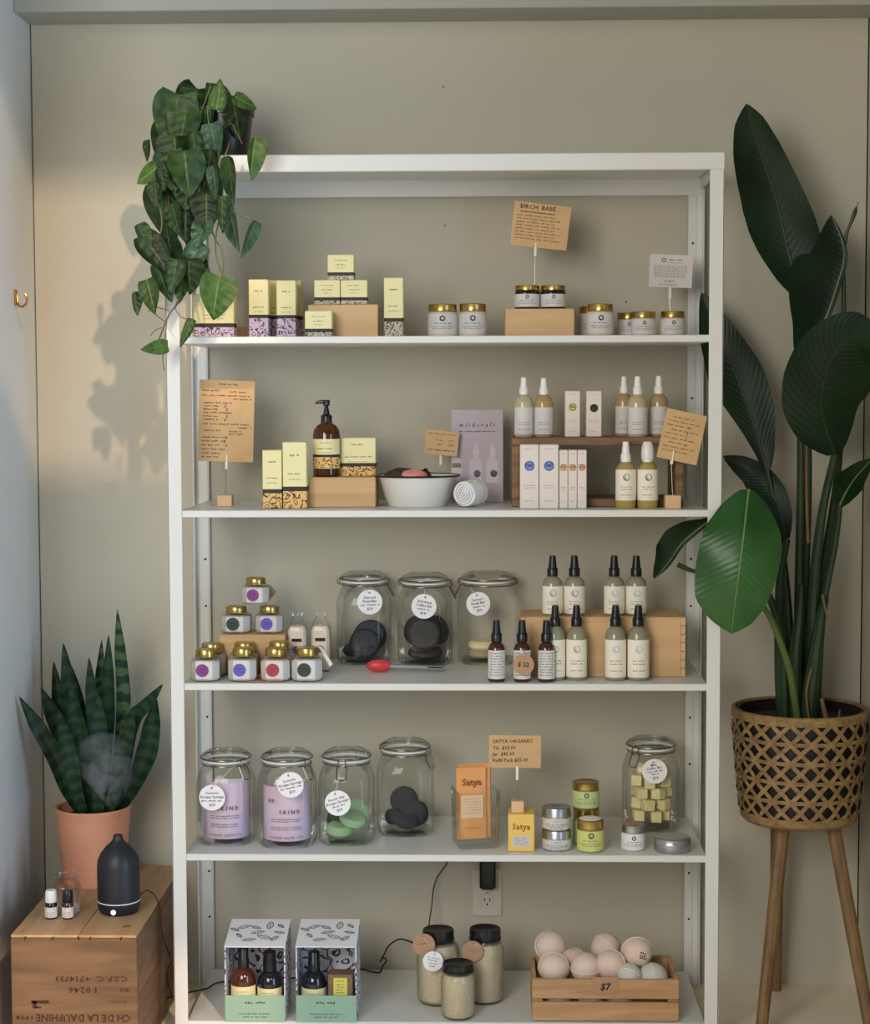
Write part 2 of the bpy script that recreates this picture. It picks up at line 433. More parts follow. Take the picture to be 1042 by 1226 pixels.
GLASSD = glass('jar_glass', (.985, .99, .985), (.58, .65, .60))
AMBER = mat('amber_glass', rgb(62, 26, 12), .08, spec=.7, col2=rgb(84, 40, 16), vscale=12)
TAGW = mat('white_tag_card', ph(206, 204, 208), .7)
STRING = mat('string', ph(185, 175, 155), .9)
BALM = mat('pale_balm', ph(186, 178, 158), .5)

def carton(name, w, d, h, bands, label, cat, loc, group=None, rz=0., lines=((.80, .42, .030), (.52, .6, .022), (.44, .5, .016)), seed=0):
    """folded carton: one body whose printed bands are real rows of faces; bands [(top fraction, material)] from the bottom"""
    b = .0012; mb = MB(); mats = []; zs = [0.]; mi = []
    for top, m in bands:
        if m not in mats: mats.append(m)
        zs.append(h*top); mi.append(mats.index(m))
    def ring(z, i=0.):
        hx, hy = w/2-i, d/2-i; c = b
        return [(-hx+c, -hy, z), (hx-c, -hy, z), (hx, -hy+c, z), (hx, hy-c, z), (hx-c, hy, z), (-hx+c, hy, z), (-hx, hy-c, z), (-hx, -hy+c, z)]
    levels = [(0., b)]+[(b, 0.)]+[(z, 0.) for z in zs[1:-1]]+[(h-b, 0.), (h, b)]
    lm = [mi[0]]+mi+[mi[-1]]
    rings = [mb.add(ring(z, i), []) for z, i in levels]
    for k in range(len(rings)-1):
        for j in range(8):
            j2 = (j+1) % 8; mb.f.append([rings[k]+j, rings[k]+j2, rings[k+1]+j2, rings[k+1]+j]); mb.m.append(lm[k]); mb.uv.append(None)
    mb.f.append([rings[0]+j for j in range(8)][::-1]); mb.m.append(mi[0]); mb.uv.append(None)
    mb.f.append([rings[-1]+j for j in range(8)]); mb.m.append(mi[-1]); mb.uv.append(None)
    o = tag(mb.build(name, mats, None, loc, (0, 0, rz)), label, cat, group)
    if lines:
        p = Print()
        for k, (f, ww, hh) in enumerate(lines):
            p.scrawl(-w*ww/2, w*ww/2, h*f, h*hh if h > w else w*hh*1.6, 0, seed*7+k)
        p.put([INKP], o, -d/2-.0004)
    return o

SY = '%s'
z1 = ZS[0]+.0005
# --- top shelf: pale yellow cartons and kraft risers
GB = 'pale yellow cartons on the top shelf'
LB = [(.33, FLAV), (.39, DARKS), (1, YEL)]
x, wd, h = fit(231.6, 279.7, 352, .10, z1)
carton('kit_box', wd, .05, h, [(.24, FLAV), (.33, DARKS), (1, YEL)], 'wide pale yellow carton with lavender flower band half hidden by the trailing plant', 'carton', (x, .125, z1), GB, seed=1)
x, wd, h = fit(297.7, 320.8, 334.5, .08, z1)
carton('tall_carton', wd, wd, h, LB, 'front left of four tall yellow cartons with pink flower bands', 'carton', (x, .1, z1), GB, seed=2)
x, wd, h = fit(331, 354, 335.5, .09, z1)
carton('tall_carton', wd, wd, h, LB, 'front right of four tall yellow cartons with pink flower bands', 'carton', (x, .11, z1), GB, seed=3)
x, wd, h = fit(312, 334, 335.5, .16, z1)
carton('tall_carton', wd, wd, h, LB, 'tall yellow carton seen in the gap behind the two front pink banded cartons', 'carton', (x, .18, z1), GB, seed=4)
x, wd, h = fit(339, 361, 336, .17, z1)
carton('tall_carton', wd, wd, h, LB, 'tall yellow carton peeking out at the right behind three pink banded cartons', 'carton', (x, .19, z1), GB, seed=5)
SB = [(.17, FGRY), (.30, DARKS), (1, YEL)]
sl = ((.78, .5, .022), (.6, .42, .025), (.47, .3, .016))
x, wd, h = fit(365, 397, 372, .035, z1)
carton('small_carton', wd, .045, h, SB, 'small yellow carton standing on the shelf in front of the kraft riser', 'carton', (x, .06, z1), GB, lines=sl, seed=6)
x, wd, hr = fit(369, 452.5, 364.6, .09, z1)
xr1 = x
m = MB(); m.box((0, 0, hr/2), (wd, .11, hr), .0015)
r1o = tag(m.build('display_riser', BOXW, None, (x, .145, z1)), 'pale wooden riser block under the pyramid of yellow cartons', 'riser')
zr = z1+hr+.0004
x, wd, h = fit(376, 407, 335, .10, zr)
carton('small_carton', wd, .045, h, SB, 'lower left of three small yellow cartons piled on the kraft riser', 'carton', (x, .127, zr), GB, lines=sl, seed=7)
x2, wd2, h2 = fit(407.8, 439.5, 335, .10, zr)
carton('small_carton', wd2, .045, h2, SB, 'lower right of three small yellow cartons piled on the kraft riser', 'carton', (x2, .127, zr), GB, lines=sl, seed=8)
x, wd, h = fit(392, 423.5, 304.7, .10, zr+h)
carton('small_carton', wd, .045, h, SB, 'topmost small yellow carton of the pile on the kraft riser', 'carton', (x, .127, zr+h2+.0003), GB, lines=sl, seed=9)
x, wd, h = fit(459.7, 482.8, 332.4, .10, z1)
carton('tall_carton', wd, wd, h, [(.26, FGRY), (.32, DARKS), (1, YEL)], 'lone slim yellow carton with grey flower band right of the kraft riser', 'carton', (x, .12, z1), GB, seed=10)

# --- price cards on wooden blocks
def card_holder(label, bx, by, z, bw, bh, cx, czb, cl=.034, lean=0., group='wooden block card holders'):
    """block on the shelf, wire up to a white clip; clip foot at (cx, czb)"""
    t = thing('card_holder', label, 'card holder', (bx, by, z), 0, group)
    m = MB(); m.box((0, 0, bh/2), (bw, bw, bh), .0012); m.build('block', BLOCKW, t)
    m = MB(); m.tube([(0, 0, bh-.002), ((cx-bx)*.5, .001, (bh+czb-z)/2), (cx-bx, .002, czb-z+.004)], .0006, 6); m.build('wire', WIRE, t)
    m = MB()
    m.box((-.0012, .0018, cl/2), (.0028, .0016, cl), .0005); m.box((.0014, -.0032, cl/2), (.0028, .0016, cl*.96), .0005); m.box((0, -.0008, .003), (.003, .004, .004), .0005)
    m.build('clip', CLIPW, t, (cx-bx, 0, czb-z), (0, lean, 0))
    return t
def card(name, label, corners, Y, mats, draw, group='handwritten price cards', cat='price card', t=.0008):
    """corners in the photograph tl, tr, br, bl -> a thin rigid rectangle at depth Y"""
    p = [P(a, b, Y) for a, b in corners]
    c = sum(p, Vector())/4; wv = ((p[1]-p[0])+(p[2]-p[3]))/2; hv = ((p[0]-p[3])+(p[1]-p[2]))/2
    wd, ht = wv.length, hv.length; ang = math.atan2(wv.z, wv.x)
    m = MB(); m.box((0, 0, 0), (wd, t, ht), .0002)
    o = tag(m.build(name, mats, None, c, (0, -ang, 0), smooth=0), label, cat, group)
    if draw:
        pr = Print(); draw(pr, wd, ht); pr.put([INK, INKP, INKB, INKM], o, -t/2-.0003)
    return o
def d_birch(p, wd, h):
    p.text('BIRCH  BABE', -.08*wd, h*.40, h*.145, .012, squeeze=1.0); p.bar(-.08*wd, h*.285, wd*.62, h*.018, 0)
    for k in range(8): p.scrawl(-wd*.44, wd*(.36 if k % 2 else .25), h*(.2-.075*k), h*.035, 2, k+50)
Yc = .2
card('price_card', 'square kraft card lettered birch babe above the dark lidded jars', [(617.6, 240), (684, 248.4), (678.5, 300), (610, 293)], Yc, KRAFTP, d_birch)
def wbox(xa, xb, yt, Y, zb, dep, name, label, mt, group=None, cat='riser', b=.0015):
    x, wd, h = fit(xa, xb, yt, Y, zb)
    m = MB(); m.box((0, 0, h/2), (wd, dep, h), b)
    return tag(m.build(name, mt, None, (x, Y+dep/2, zb)), label, cat, group), zb+h+.0004
r2o, zr2 = wbox(605, 688, 369.5, .09, z1, .15, 'display_riser', 'kraft coloured riser block under the two dark jars', BOXW)
a = P(640.5, 345, Yc); c = P(641, 307, Yc)
card_holder('tall wooden block holding the birch babe card behind two dark jars', a.x, Yc+.0, zr2, .029, .058, c.x, c.z, .031)
def d_white(p, wd, h):
    p.disc(-wd*.17, h*.33, h*.07, 3, h*.045, 12); p.scrawl(-wd*.06, wd*.25, h*.34, h*.06, 1, 3); p.scrawl(-wd*.1, wd*.22, h*.25, h*.03, 1, 6)
    for k in range(7): p.scrawl(-wd*.4, wd*.38, h*(.15-.055*k), h*.028, 1, k+80)
    p.text('$  25.00', -wd*.02, -h*.31, h*.085, .01, mi=0); p.scrawl(-wd*.25, wd*.2, -h*.42, h*.03, 1, 91)
card('price_card', 'white printed card on a clip at the right of the top shelf', [(778.8, 303.9), (831.4, 306), (827.3, 345), (776.6, 343.3)], .22, PAPERW, d_white, cat='price card')
c = P(802.5, 358.6, .22)
card_holder('wooden block with white clip behind the smallest jars', P(803, 390, .22).x, .225, z1, .022, .02, c.x, c.z, .032)
# block whose card is out of sight behind the plant
a, wd, h = fit(280.5, 294, 385.5, .2, z1)
card_holder('small pale wooden block beside the wide yellow carton', a, .21, z1, .026, .027, a-.03, z1+.10, .03)

# --- balm jars with gold lids
def round_jar(name, label, x, Y, z, r, h, lidf, body, lidm=GOLD, group=None, lab=(.12, .86), labm=LABELW, mark=0, seed=0, txt=None, lips=True):
    """straight jar: body, screw lid with rolled rim, wrapped paper label with print"""
    t = thing(name, label, 'jar', (x, Y, z), 0, group)
    hb = h*(1-lidf); m = MB()
    m.lathe([(0, 0), (r*.86, 0), (r*.97, hb*.04), (r, hb*.1), (r, hb*.84), (r*.96, hb*.93), (r*.84, hb*.97), (r*.84, hb*1.02), (0, hb*1.02)], 32); m.build('body', body, t)
    m = MB(); lr = r*.97; z0 = hb*.97
    m.lathe([(0, z0), (lr*.97, z0), (lr*1.02, z0+h*.015), (lr*1.02, z0+h*.03), (lr*.985, z0+h*.045), (lr*.985, h-h*.04), (lr*1.0, h-h*.025), (lr*.97, h-.0004), (lr*.9, h), (lr*.86, h-.0008), (0, h-.0008)], 32); m.build('lid', lidm, t)
    if lab:
        lb = wedge(r, 1.35, hb*lab[0], hb*lab[1]); lo = lb.build('paper_label', labm, t)
        p = Print(); zc = hb*(lab[0]+lab[1])/2; hl = hb*(lab[1]-lab[0])
        if mark: p.disc(0, zc+hl*.28, hl*.15, 3, hl*.08, 14); p.bar(-hl*.05, zc+hl*.22, hl*.1, hl*.03, 3)
        for k, (f, ww) in enumerate(((.02, .62), (-.14, .9), (-.24, .7))): p.scrawl(-r*ww, r*ww, zc+hl*f, hl*.055, 1 if k else 3, seed*5+k)
        p.put([INK, INKP, INKB, INKM], lo, cyl=r+.0009)
    return t
GJ = 'jars with gold lids on the top shelf'
BEIG = mat('beige_scrub', ph(186, 170, 148), .5, var=.12, vscale=300)
DARKJ = mat('dark_berry_jar', rgb(46, 24, 34), .15)
def jar1(px0, px1, yt, Y, label, body=BEIG, z=z1, lf=.2, mark=1, **k):
    x, wd, h = fit(px0, px1, yt, Y, z); return round_jar('balm_jar', label, x, Y+wd/2, z, wd/2, h, lf, body, group=GJ, mark=mark, **k)
jar1(512, 547.6, 363.5, .1, 'left of two beige jars with gold lids right of the slim carton', seed=1)
jar1(549.6, 583, 363, .1, 'right of two beige jars with gold lids left of the kraft riser', seed=2)
jar1(616.5, 646.8, 341, .10, 'left dark jar with gold lid on the kraft riser', DARKJ, zr2, lf=.2, lab=(.1, .78), seed=3)
jar1(648, 678.5, 341, .10, 'right dark jar with gold lid on the kraft riser', DARKJ, zr2, lf=.2, lab=(.1, .78), seed=4)
jar1(704, 736, 363.3, .06, 'large gold lidded jar standing in front at the right of the riser', seed=5)
jar1(693.5, 724, 366, .15, 'gold lidded jar mostly hidden behind the large jar', seed=6)
jar1(740, 768, 374, .13, 'short gold lidded jar half hidden behind another short one', lf=.24, seed=7)
jar1(757.3, 787, 372.5, .06, 'short gold lidded jar in front of its hidden twin', lf=.24, seed=8)
jar1(792.5, 822, 372, .07, 'rightmost short gold lidded jar at the shelf end', lf=.24, seed=9)

# ------------------------------------------------------------------ second shelf
z2 = ZS[1]+.0005
def d_left(p, wd, h):
    p.scrawl(-wd*.15, wd*.25, h*.45, h*.02, 2, 5)
    rows = [(.37, -.45, -.08, 2), (.36, .05, .35, 2), (.31, -.45, .42, 2), (.27, .12, .45, 2), (.22, -.42, .1, 2), (.18, -.4, -.1, 2), (.14, -.42, -.15, 2), (.1, -.42, .1, 2), (.055, -.42, -.15, 2), (.015, -.4, -.15, 2), (-.04, -.42, .46, 2), (-.08, .2, .46, 2), (-.12, -.4, -.1, 2), (-.13, .05, .28, 2), (-.16, .05, .3, 2), (-.205, -.44, .02, 2), (-.25, -.44, -.02, 2), (-.3, -.44, -.1, 2), (-.35, -.44, .02, 2), (-.4, -.44, -.1, 2), (-.445, -.44, -.12, 2)]
    for k, (f, a, b, mi) in enumerate(rows): p.scrawl(wd*a, wd*b, h*f, h*.022, mi, k+11)
    for k, f in enumerate((.18, .14, .1, .055, .015, -.205, -.25, -.3)): p.text('$', wd*(-.02+.03*(k % 2)), h*f, h*.045, .01, mi=0)
card('price_card', 'tall kraft price list at the left of the second shelf', [(239.5, 454.2), (306, 456.5), (302.3, 553.5), (236.2, 551.8)], .15, KRAFTP, d_left)
a, wd, hb = fit(261, 278.6, 592.5, .15, z2); c = P(271, 562, .15)
card_holder('wooden block holding the tall kraft price list', a, .152, z2, wd, hb, c.x, c.z, .033)
AB = [(.26, FYEL), (.33, DARKS), (1, YEL)]
GB2 = 'pale yellow cartons on the second shelf'
x, wd, h = fit(313.8, 337, 539, .06, z2)
carton('tall_carton', wd, .042, h, AB, 'shorter yellow carton with amber flower band left of its taller neighbour', 'carton', (x, .085, z2), GB2, seed=12)
x, wd, h = fit(338, 366.5, 529.3, .055, z2)
carton('tall_carton', wd, .05, h, AB, 'taller yellow carton with amber flower band beside the riser block', 'carton', (x, .085, z2), GB2, seed=13)
r3o, zr3 = wbox(370.2, 449.5, 571.5, .10, z2, .13, 'display_riser', 'pale wooden riser block under the amber pump bottle', BOXW)
x, wd, h = fit(406.6, 449, 524, .15, zr3)
carton('soap_carton', wd, .05, h, [(.25, FYEL), (.34, DARKS), (1, YEL)], 'wide yellow carton with amber flower band right of the pump bottle', 'carton', (x+.0015, .175, zr3), GB2, lines=((.82, .4, .04), (.5, .78, .035), (.37, .55, .02)), seed=14)
# amber pump bottle
x, wd, h = fit(373, 406, 478.7, .11, zr3); r = wd/2; Yb = .11+r
t = thing('pump_bottle', 'amber glass bottle with black pump on the wooden riser', 'bottle', (x, Yb, zr3))
H = P(389, 507, Yb).z-zr3
m = MB(); m.lathe([(0, 0), (r*.9, 0), (r, .004), (r, H*.78), (r*.93, H*.88), (r*.72, H*.96), (r*.46, H), (r*.42, H+.004), (0, H+.004)], 32); m.build('body', AMBER, t)
lo = wedge(r, 1.25, H*.16, H*.71).build('paper_label', [YEL], t)
lo2 = wedge(r+.0004, 1.25, H*.17, H*.37).build('flower_band', FYEL, lo)
lo3 = wedge(r+.0004, 1.25, H*.37, H*.42).build('dark_band', DARKS, lo)
p = Print(); p.scrawl(-r*.45, r*.45, H*.64, H*.02, 1, 1); p.scrawl(-r*.7, r*.7, H*.53, H*.025, 3, 2); p.scrawl(-r*.5, r*.5, H*.46, H*.015, 1, 3); p.put([INK, INKP, INKB, INKM], lo, cyl=r+.0008)
zt = h
m = MB(); cr_ = .0125
m.lathe([(0, H+.002), (cr_, H+.002), (cr_, H+.016), (cr_*.92, H+.018), (cr_*.6, H+.02), (cr_*.55, H+.024), (cr_*.36, H+.036), (cr_*.32, zt-.014), (cr_*.62, zt-.012), (cr_*.62, zt-.002), (cr_*.5, zt), (0, zt)], 24)
m.tube([(0, 0, zt-.005), (-.012, 0, zt-.004), (-.02, 0, zt-.0055), (-.0235, 0, zt-.009)], [.0045, .004, .0033, .0026], 10); m.build('pump', BLK, t)

# enamel bowl, dark rim
ENAM = mat('white_enamel', ph(192, 190, 182), .18, spec=.6); ENR = mat('black_enamel_rim', rgb(26, 24, 26), .25)
Yb = .155
x, wd, _ = fit(449, 551, 569, Yb, z2); rb = wd/2; h = P(500, 568.5, Yb).z-z2
rbot = (P(536, 600, Yb).x-P(465, 600, Yb).x)/2
t = thing('enamel_bowl', 'white enamel bowl with black rim in the middle of the second shelf', 'bowl', (x, Yb, z2))
m = MB()
out = [(0, .001), (rbot*.9, .001), (rbot*.96, 0), (rbot, .003), (rbot+(rb*.93-rbot)*.35, h*.32), (rbot+(rb*.93-rbot)*.75, h*.75), (rb*.92, h*.94), (rb, h-.002)]
inn = [(rb*.99, h-.0005), (rb*.91, h*.93), (rbot+(rb*.93-rbot)*.72, h*.74), (rbot*.95, .006), (0, .004)]
m.lathe(out+inn, 48); m.build('bowl_wall', ENAM, t)
m = MB(); m.tube([(rb*math.cos(2*PI*k/48), rb*math.sin(2*PI*k/48), h-.001) for k in range(49)], .0022, 8, cap=False); m.build('rim', ENR, t)
# wrapped soap in the bowl
PINK = mat('pink_soap', ph(222, 92, 96), .4, col2=ph(222, 150, 120), vscale=22)
BRWN = mat('brown_wrap', rgb(82, 54, 46), .7, var=.3, vscale=60, bump=.4, bscale=120)
t = thing('wrapped_soap', 'pink and orange soap in brown wrapping inside the enamel bowl', 'soap', (x-.022, Yb-.005, z2+h-.030))
m = MB(); m.sphere((0.014, -.026, .029), .026, 20, 12, scale=(1.2, .8, .55)); m.build('soap_bar', PINK, t)
m = MB()
rnd = random.Random(4)
for ring in range(3):
    pts = []
    for k in range(26):
        a = 2*PI*k/25; rr = .046-.005*ring
        pts.append((rr*1.12*math.cos(a), .8*rr*math.sin(a), .022+.007*ring+.0035*math.sin(3*a+ring)+rnd.uniform(-.001, .001)-.006*(math.sin(a) < 0)*(ring == 2)))
    m.tube(pts, .006, 7, cap=False)
m.sphere((-.01, .01, .012), .036, 18, 8, scale=(1.2, .9, .5)); m.build('wrapping', BRWN, t)
m = MB(); m.sphere((0, 0, .006), .043, 24, 10, scale=(1.1, .85, .55)); m.build('soap_base', PINK, t)
def d_small(p, wd, h):
    p.scrawl(-wd*.42, wd*.42, h*.36, h*.055, 2, 7); p.scrawl(-wd*.2, wd*.02, h*.1, h*.05, 2, 8); p.scrawl(wd*.18, wd*.4, h*.12, h*.05, 2, 9)
    p.scrawl(-wd*.12, 0, -h*.08, h*.05, 0, 10); p.scrawl(wd*.22, wd*.42, -h*.07, h*.05, 0, 11); p.scrawl(-wd*.42, wd*.4, -h*.3, h*.06, 0, 12)
card('price_card', 'small kraft card behind the enamel bowl', [(509.5, 514.3), (549.8, 517.2), (547.9, 547), (509, 542.7)], .25, KRAFTP, d_small)
c = P(527.5, 557, .25); card_holder('wooden block holding the small kraft card behind the enamel bowl', P(527, 590, .26).x, .262, z2, .026, .026, c.x, c.z, .03)
# lavender display card with printed bottles
LILAC = mat('lilac_card', ph(158, 146, 158), .55)
LILAC2 = mat('lilac_print_light', ph(176, 166, 170), .55); OLIVEP = mat('olive_print', ph(140, 130, 80), .55); BLUEP = mat('blue_print', ph(70, 90, 165), .55); GREYP = mat('grey_lilac_print', ph(120, 112, 130), .55)
def d_lilac(p, wd, h):
    p.text('w i l d c r a f t', .0, h*.335, h*.068, .004, mi=3); p.scrawl(-wd*.36, wd*.34, h*.265, h*.016, 3, 3)
    for xx, ac, sz in ((-.40, 5, .9), (-.03, 6, 1.1), (.29, 7, 1.05)):
        X = wd*xx; p.bar(X, -h*.17, wd*.22*sz, h*.24, 4); p.bar(X, -h*.04, wd*.17*sz, h*.03, 4); p.bar(X+.0008, h*.03, wd*.10*sz, h*.10, 4); p.bar(X, h*.1, wd*.06*sz, h*.05, 4)
        if ac == 5: p.bar(X, -h*.10, wd*.2*sz, h*.05, 5)
        else: p.disc(X+wd*.03, -h*.19, wd*.07, ac)
def card2(name, label, corners, Y, t, mats, draw, cat):
    p = [P(a, b, Y) for a, b in corners]; c = sum(p, Vector())/4; wd = ((p[1]-p[0]).length+(p[2]-p[3]).length)/2; ht = ((p[0]-p[3]).length+(p[1]-p[2]).length)/2
    m = MB(); m.box((0, 0, ht/2), (wd, t, ht), .0006)
    o = tag(m.build(name, mats, None, (c.x, Y+t/2+.012, z2), (R(-4), 0, 0)), label, cat)
    pr = Print(); draw(pr, wd, ht); [setattr(v, 'z', v.z+ht/2) for v in pr.mb.v]; pr.put([INK, INKP, INKB, INKM, LILAC2, OLIVEP, BLUEP, GREYP], o, -t/2-.0004); return o
card2('display_card', 'lilac cardboard display card printed with three spray bottles', [(539.8, 487), (600.5, 488), (605, 599), (541, 599)], .25, .006, LILAC, d_lilac, 'display card')
# rolled cloth
CLOTH = mat('white_cloth', ph(236, 228, 214), .9, bump=.3, bscale=250)
x = P(556, 593, .08).x; rc = (P(571, 600, .08).x-P(541, 600, .08).x)/2
t = thing('rolled_cloth', 'white muslin cloth rolled up with a spiral end beside the bowl', 'cloth', (x, .085, z2+rc*1.03+.002), R(-28))
m = MB(); L = .06
def spiral(y, s=1.): return [(rc*s*(1-k/60*.93)*math.cos(-k*.42), y, rc*s*(1-k/60*.93)*math.sin(-k*.42)) for k in range(61)]
A_, B_ = spiral(0), spiral(L)
A_[0:0] = []; rows = [[Vector(p)+Vector((0, .002*math.sin(i*.9), 0)) for i, p in enumerate(A_)], [Vector(p) for p in B_]]
m.grid(rows)
for k in range(0): pass
m.build('roll', CLOTH, t, recalc=False)
m = MB(); m.lathe([(0, .003), (rc*.9, .003), (rc*1.0, .001), (rc*1.02, .012), (rc, .03), (rc*1.01, L-.002), (rc*.85, L), (0, L)], 30); m.xf(Matrix.Rotation(-PI/2, 4, 'X')); m.build('outer_wrap', CLOTH, t)
m = MB(); m.tube([(rc*.92*(1-k/60*.95)*math.cos(k*.42), -.002-.004*(k/60), rc*.92*(1-k/60*.95)*math.sin(k*.42)) for k in range(61)], [.0022-.0009*k/60 for k in range(61)], 6); m.build('spiral_edge', CLOTH, t)
m = MB(); m.tube([((rc+.0004)*math.cos(2*PI*k/24), .034, (rc+.0004)*math.sin(2*PI*k/24)) for k in range(25)], .0018, 6, cap=False); m.build('tie_band', mat('linen_band', ph(170, 158, 135), .9), t)

# wooden crate lying on its side
Yf = .10; dep = .17
xl = P(613, 560, Yf).x; xr = P(818.5, 560, Yf).x; zt = P(700, 523.6, Yf).z; th = P(700, 523.6, Yf).z-P(700, 533.4, Yf).z
t = thing('wooden_crate', 'dark brown open wooden crate lying on its side as a riser', 'crate', ((xl+xr)/2, Yf, z2))
W2 = (xr-xl)/2; zt -= z2
m = MB(); m.box((0, dep/2, zt-th/2), (2*W2, dep, th), .002); m.build('top_board', DARKW, t)
m = MB(); m.box((0, dep/2, th/2), (2*W2, dep, th), .002); m.build('bottom_board', DARKW, t)
for s in (-1, 1):
    m = MB(); m.box((s*(W2-.0085), dep/2, zt/2), (.017, dep-.002, zt-2*th-.0004), .0015); m.build('side_board', DARKW, t)
zc = z2+zt+.0004
# cartons in and on the crate
def blush(label, xa, xb, yt, Y, z, dep, disc, dy, dr, seed, sym='W', yb=None):
    x, wd, h = fit(xa, xb, yt, Y, z); wd -= .0006
    o = carton('serum_carton', wd, dep, h, [(.5, PINKW), (1, PINKW)], label, 'carton', (x, Y+dep/2, z), 'blush cartons on the second shelf', lines=None)
    p = Print(); zc_ = P((xa+xb)/2, dy, Y).z-z; rr = dr/555.
    p.disc(0, zc_, rr, 0); p.disc(0, zc_, rr*.86, 2, rr*.72); p.text(sym, 0, zc_, rr*1.15, .02, mi=2)
    p.scrawl(-wd*.25, wd*.25, h*.93, h*.01, 1, seed); p.scrawl(-wd*.3, wd*.3, h*.36, h*.014, 1, seed+1); p.scrawl(-wd*.3, wd*.3, h*.325, h*.012, 1, seed+2); p.scrawl(-wd*.22, wd*.22, h*.12, h*.012, 1, seed+3)
    p.put([disc, INKP, PINKW], o, -dep/2-.0004); return o
BLUE = mat('blue_dot', ph(108, 134, 190), .6); ORNG = mat('orange_dot', ph(214, 150, 110), .6); LIME = mat('lime_dot', ph(178, 180, 80), .6); CHAR = mat('charcoal_dot', rgb(60, 58, 52), .6)
GREYD = mat('grey_dot', ph(110, 112, 108), .6); LBLUE = mat('light_blue_dot', ph(126, 160, 200), .6)
blush('first blush carton with blue dot from the left inside the crate', 622.8, 645.6, 532.3, .045, z2, .045, BLUE, 557.8, 6.2, 20)
blush('second blush carton with blue dot from the left inside the crate', 646, 669.2, 532.3, .045, z2, .045, BLUE, 557.8, 6.2, 30)
blush('slim orange dotted carton next to the blue dotted one', 669.6, 680.3, 538.6, .05, z2, .024, ORNG, 559.6, 4.4, 40)
blush('middle of three slim orange dotted cartons', 680.5, 691.4, 538.6, .05, z2, .024, ORNG, 559.6, 4.4, 50)
blush('rightmost of three slim orange dotted cartons', 691.6, 702.8, 538.6, .05, z2, .024, ORNG, 559.6, 4.4, 60)
blush('blush carton with lime dot standing on the wooden crate', 676.8, 695, 468, .13, zc, .033, LIME, 487.4, 5, 70)
blush('blush carton with charcoal dot standing on the wooden crate', 702.3, 720.8, 468, .13, zc, .033, CHAR, 488.6, 5, 80)

# spray bottles
OLIVE = mat('pale_olive_liquid', ph(160, 152, 118), .12, spec=.6); HONEY = mat('honey_liquid', ph(150, 124, 74), .12, spec=.6); GOLDL = mat('golden_oil', ph(152, 130, 50), .12, spec=.6); GRNL = mat('grey_green_liquid', ph(122, 122, 94), .15, spec=.6)
CLRC = mat('frosted_cap', ph(196, 192, 184), .3)
def spray(name, label, xa, xb, yt, Y, z, liq, capm, labm, group, disc=None, ysh=None, lab=(.06, .70), seed=0, cap='spray', dark=False, lw=1.2, capw=.47, sym='W'):
    """bottle: liquid filled glass body with shoulder, paper label, sprayer with collar, nozzle head and over-cap"""
    x, wd, h = fit(xa, xb, yt, Y, z); r = wd/2; H = P((xa+xb)/2, ysh, Y).z-z
    t = thing(name, label, 'bottle', (x, Y+r, z), 0, group)
    m = MB(); m.lathe([(0, .0015), (r*.7, .001), (r*.9, 0), (r, .004), (r, H*.74), (r*.95, H*.84), (r*.78, H*.93), (r*.52, H*.98), (r*.42, H), (r*.42, H+.003), (0, H+.003)], 28)
    m.build('body', liq, t)
    lo = wedge(r, lw, H*lab[0], H*lab[1]).build('paper_label', labm, t)
    p = Print(); hl = H*(lab[1]-lab[0]); zc_ = H*(lab[1]+lab[0])/2
    if disc: p.disc(0, zc_+hl*.25, r*.34, 4); p.disc(0, zc_+hl*.25, r*.28, 5, r*.24); p.text(sym, 0, zc_+hl*.25, r*.36, .03, mi=5)
    if dark:
        for k in range(9): p.scrawl(-r*.85, r*.85, zc_+hl*(.4-.095*k), hl*.04, 3, seed+k)
    else:
        for k, f in enumerate((-.06, -.14, -.32)): p.scrawl(-r*.6, r*.6, zc_+hl*f, hl*.035, 1, seed+k)
    p.put([INK, INKP, INKB, INKM, disc or INK, labm], lo, cyl=r+.0008)
    c = r*capw; m = MB(); z0 = H; ht = h-H
    m.lathe([(0, z0), (c, z0), (c, z0+ht*.36), (c*.9, z0+ht*.40), (c*.62, z0+ht*.42), (c*.62, z0+ht*.62), (0, z0+ht*.62)], 24); s_ = m.build('sprayer', capm, t)
    m = MB(); cm = capm if cap != 'clear' else CLRC
    m.lathe([(c*.8, z0+ht*.40), (c*.66, z0+ht*.8), (c*.58, h*.997), (c*.5, h), (0, h)] if cap != 'clear' else [(c*1.25, z0+ht*.12), (c*1.28, z0+ht*.5), (c*1.1, z0+ht*.82), (c*.8, h), (0, h)], 24)
    m.build('over_cap', cm, t)
    return t
GS = 'white capped spray bottles on the crate'
spray('spray_bottle', 'white capped bottle at the left end of the crate top', 616, 639, 451.5, .13, zc, OLIVE, WHP, LABELW, GS, None, 472.5, seed=1)
spray('spray_bottle', 'white capped bottle second from the left on the crate top', 640, 663, 452.5, .13, zc, HONEY, WHP, LABELW, GS, None, 472.5, seed=5)
spray('spray_bottle', 'white capped bottle partly behind the neighbour left of the front trio', 737.5, 759, 450.5, .18, zc, HONEY, WHP, LABELW, GS, None, 471, seed=9)
spray('spray_bottle', 'middle white capped bottle standing forward on the crate', 752.5, 777, 450.5, .115, zc, OLIVE, WHP, LABELW, GS, None, 472.5, seed=13)
spray('spray_bottle', 'white capped bottle of honey liquid beside the tilted kraft card', 778.6, 801.6, 450, .15, zc, HONEY, WHP, LABELW, GS, None, 471.5, seed=17)
GG = 'golden oil bottles in front of the crate'
spray('oil_bottle', 'golden oil bottle with plain white cap, left of the pair', 738, 763, 529, .045, z2, GOLDL, WHP, LABELC, GG, CHAR, 553.5, (.17, .84), 21, lw=1.3, capw=.5)
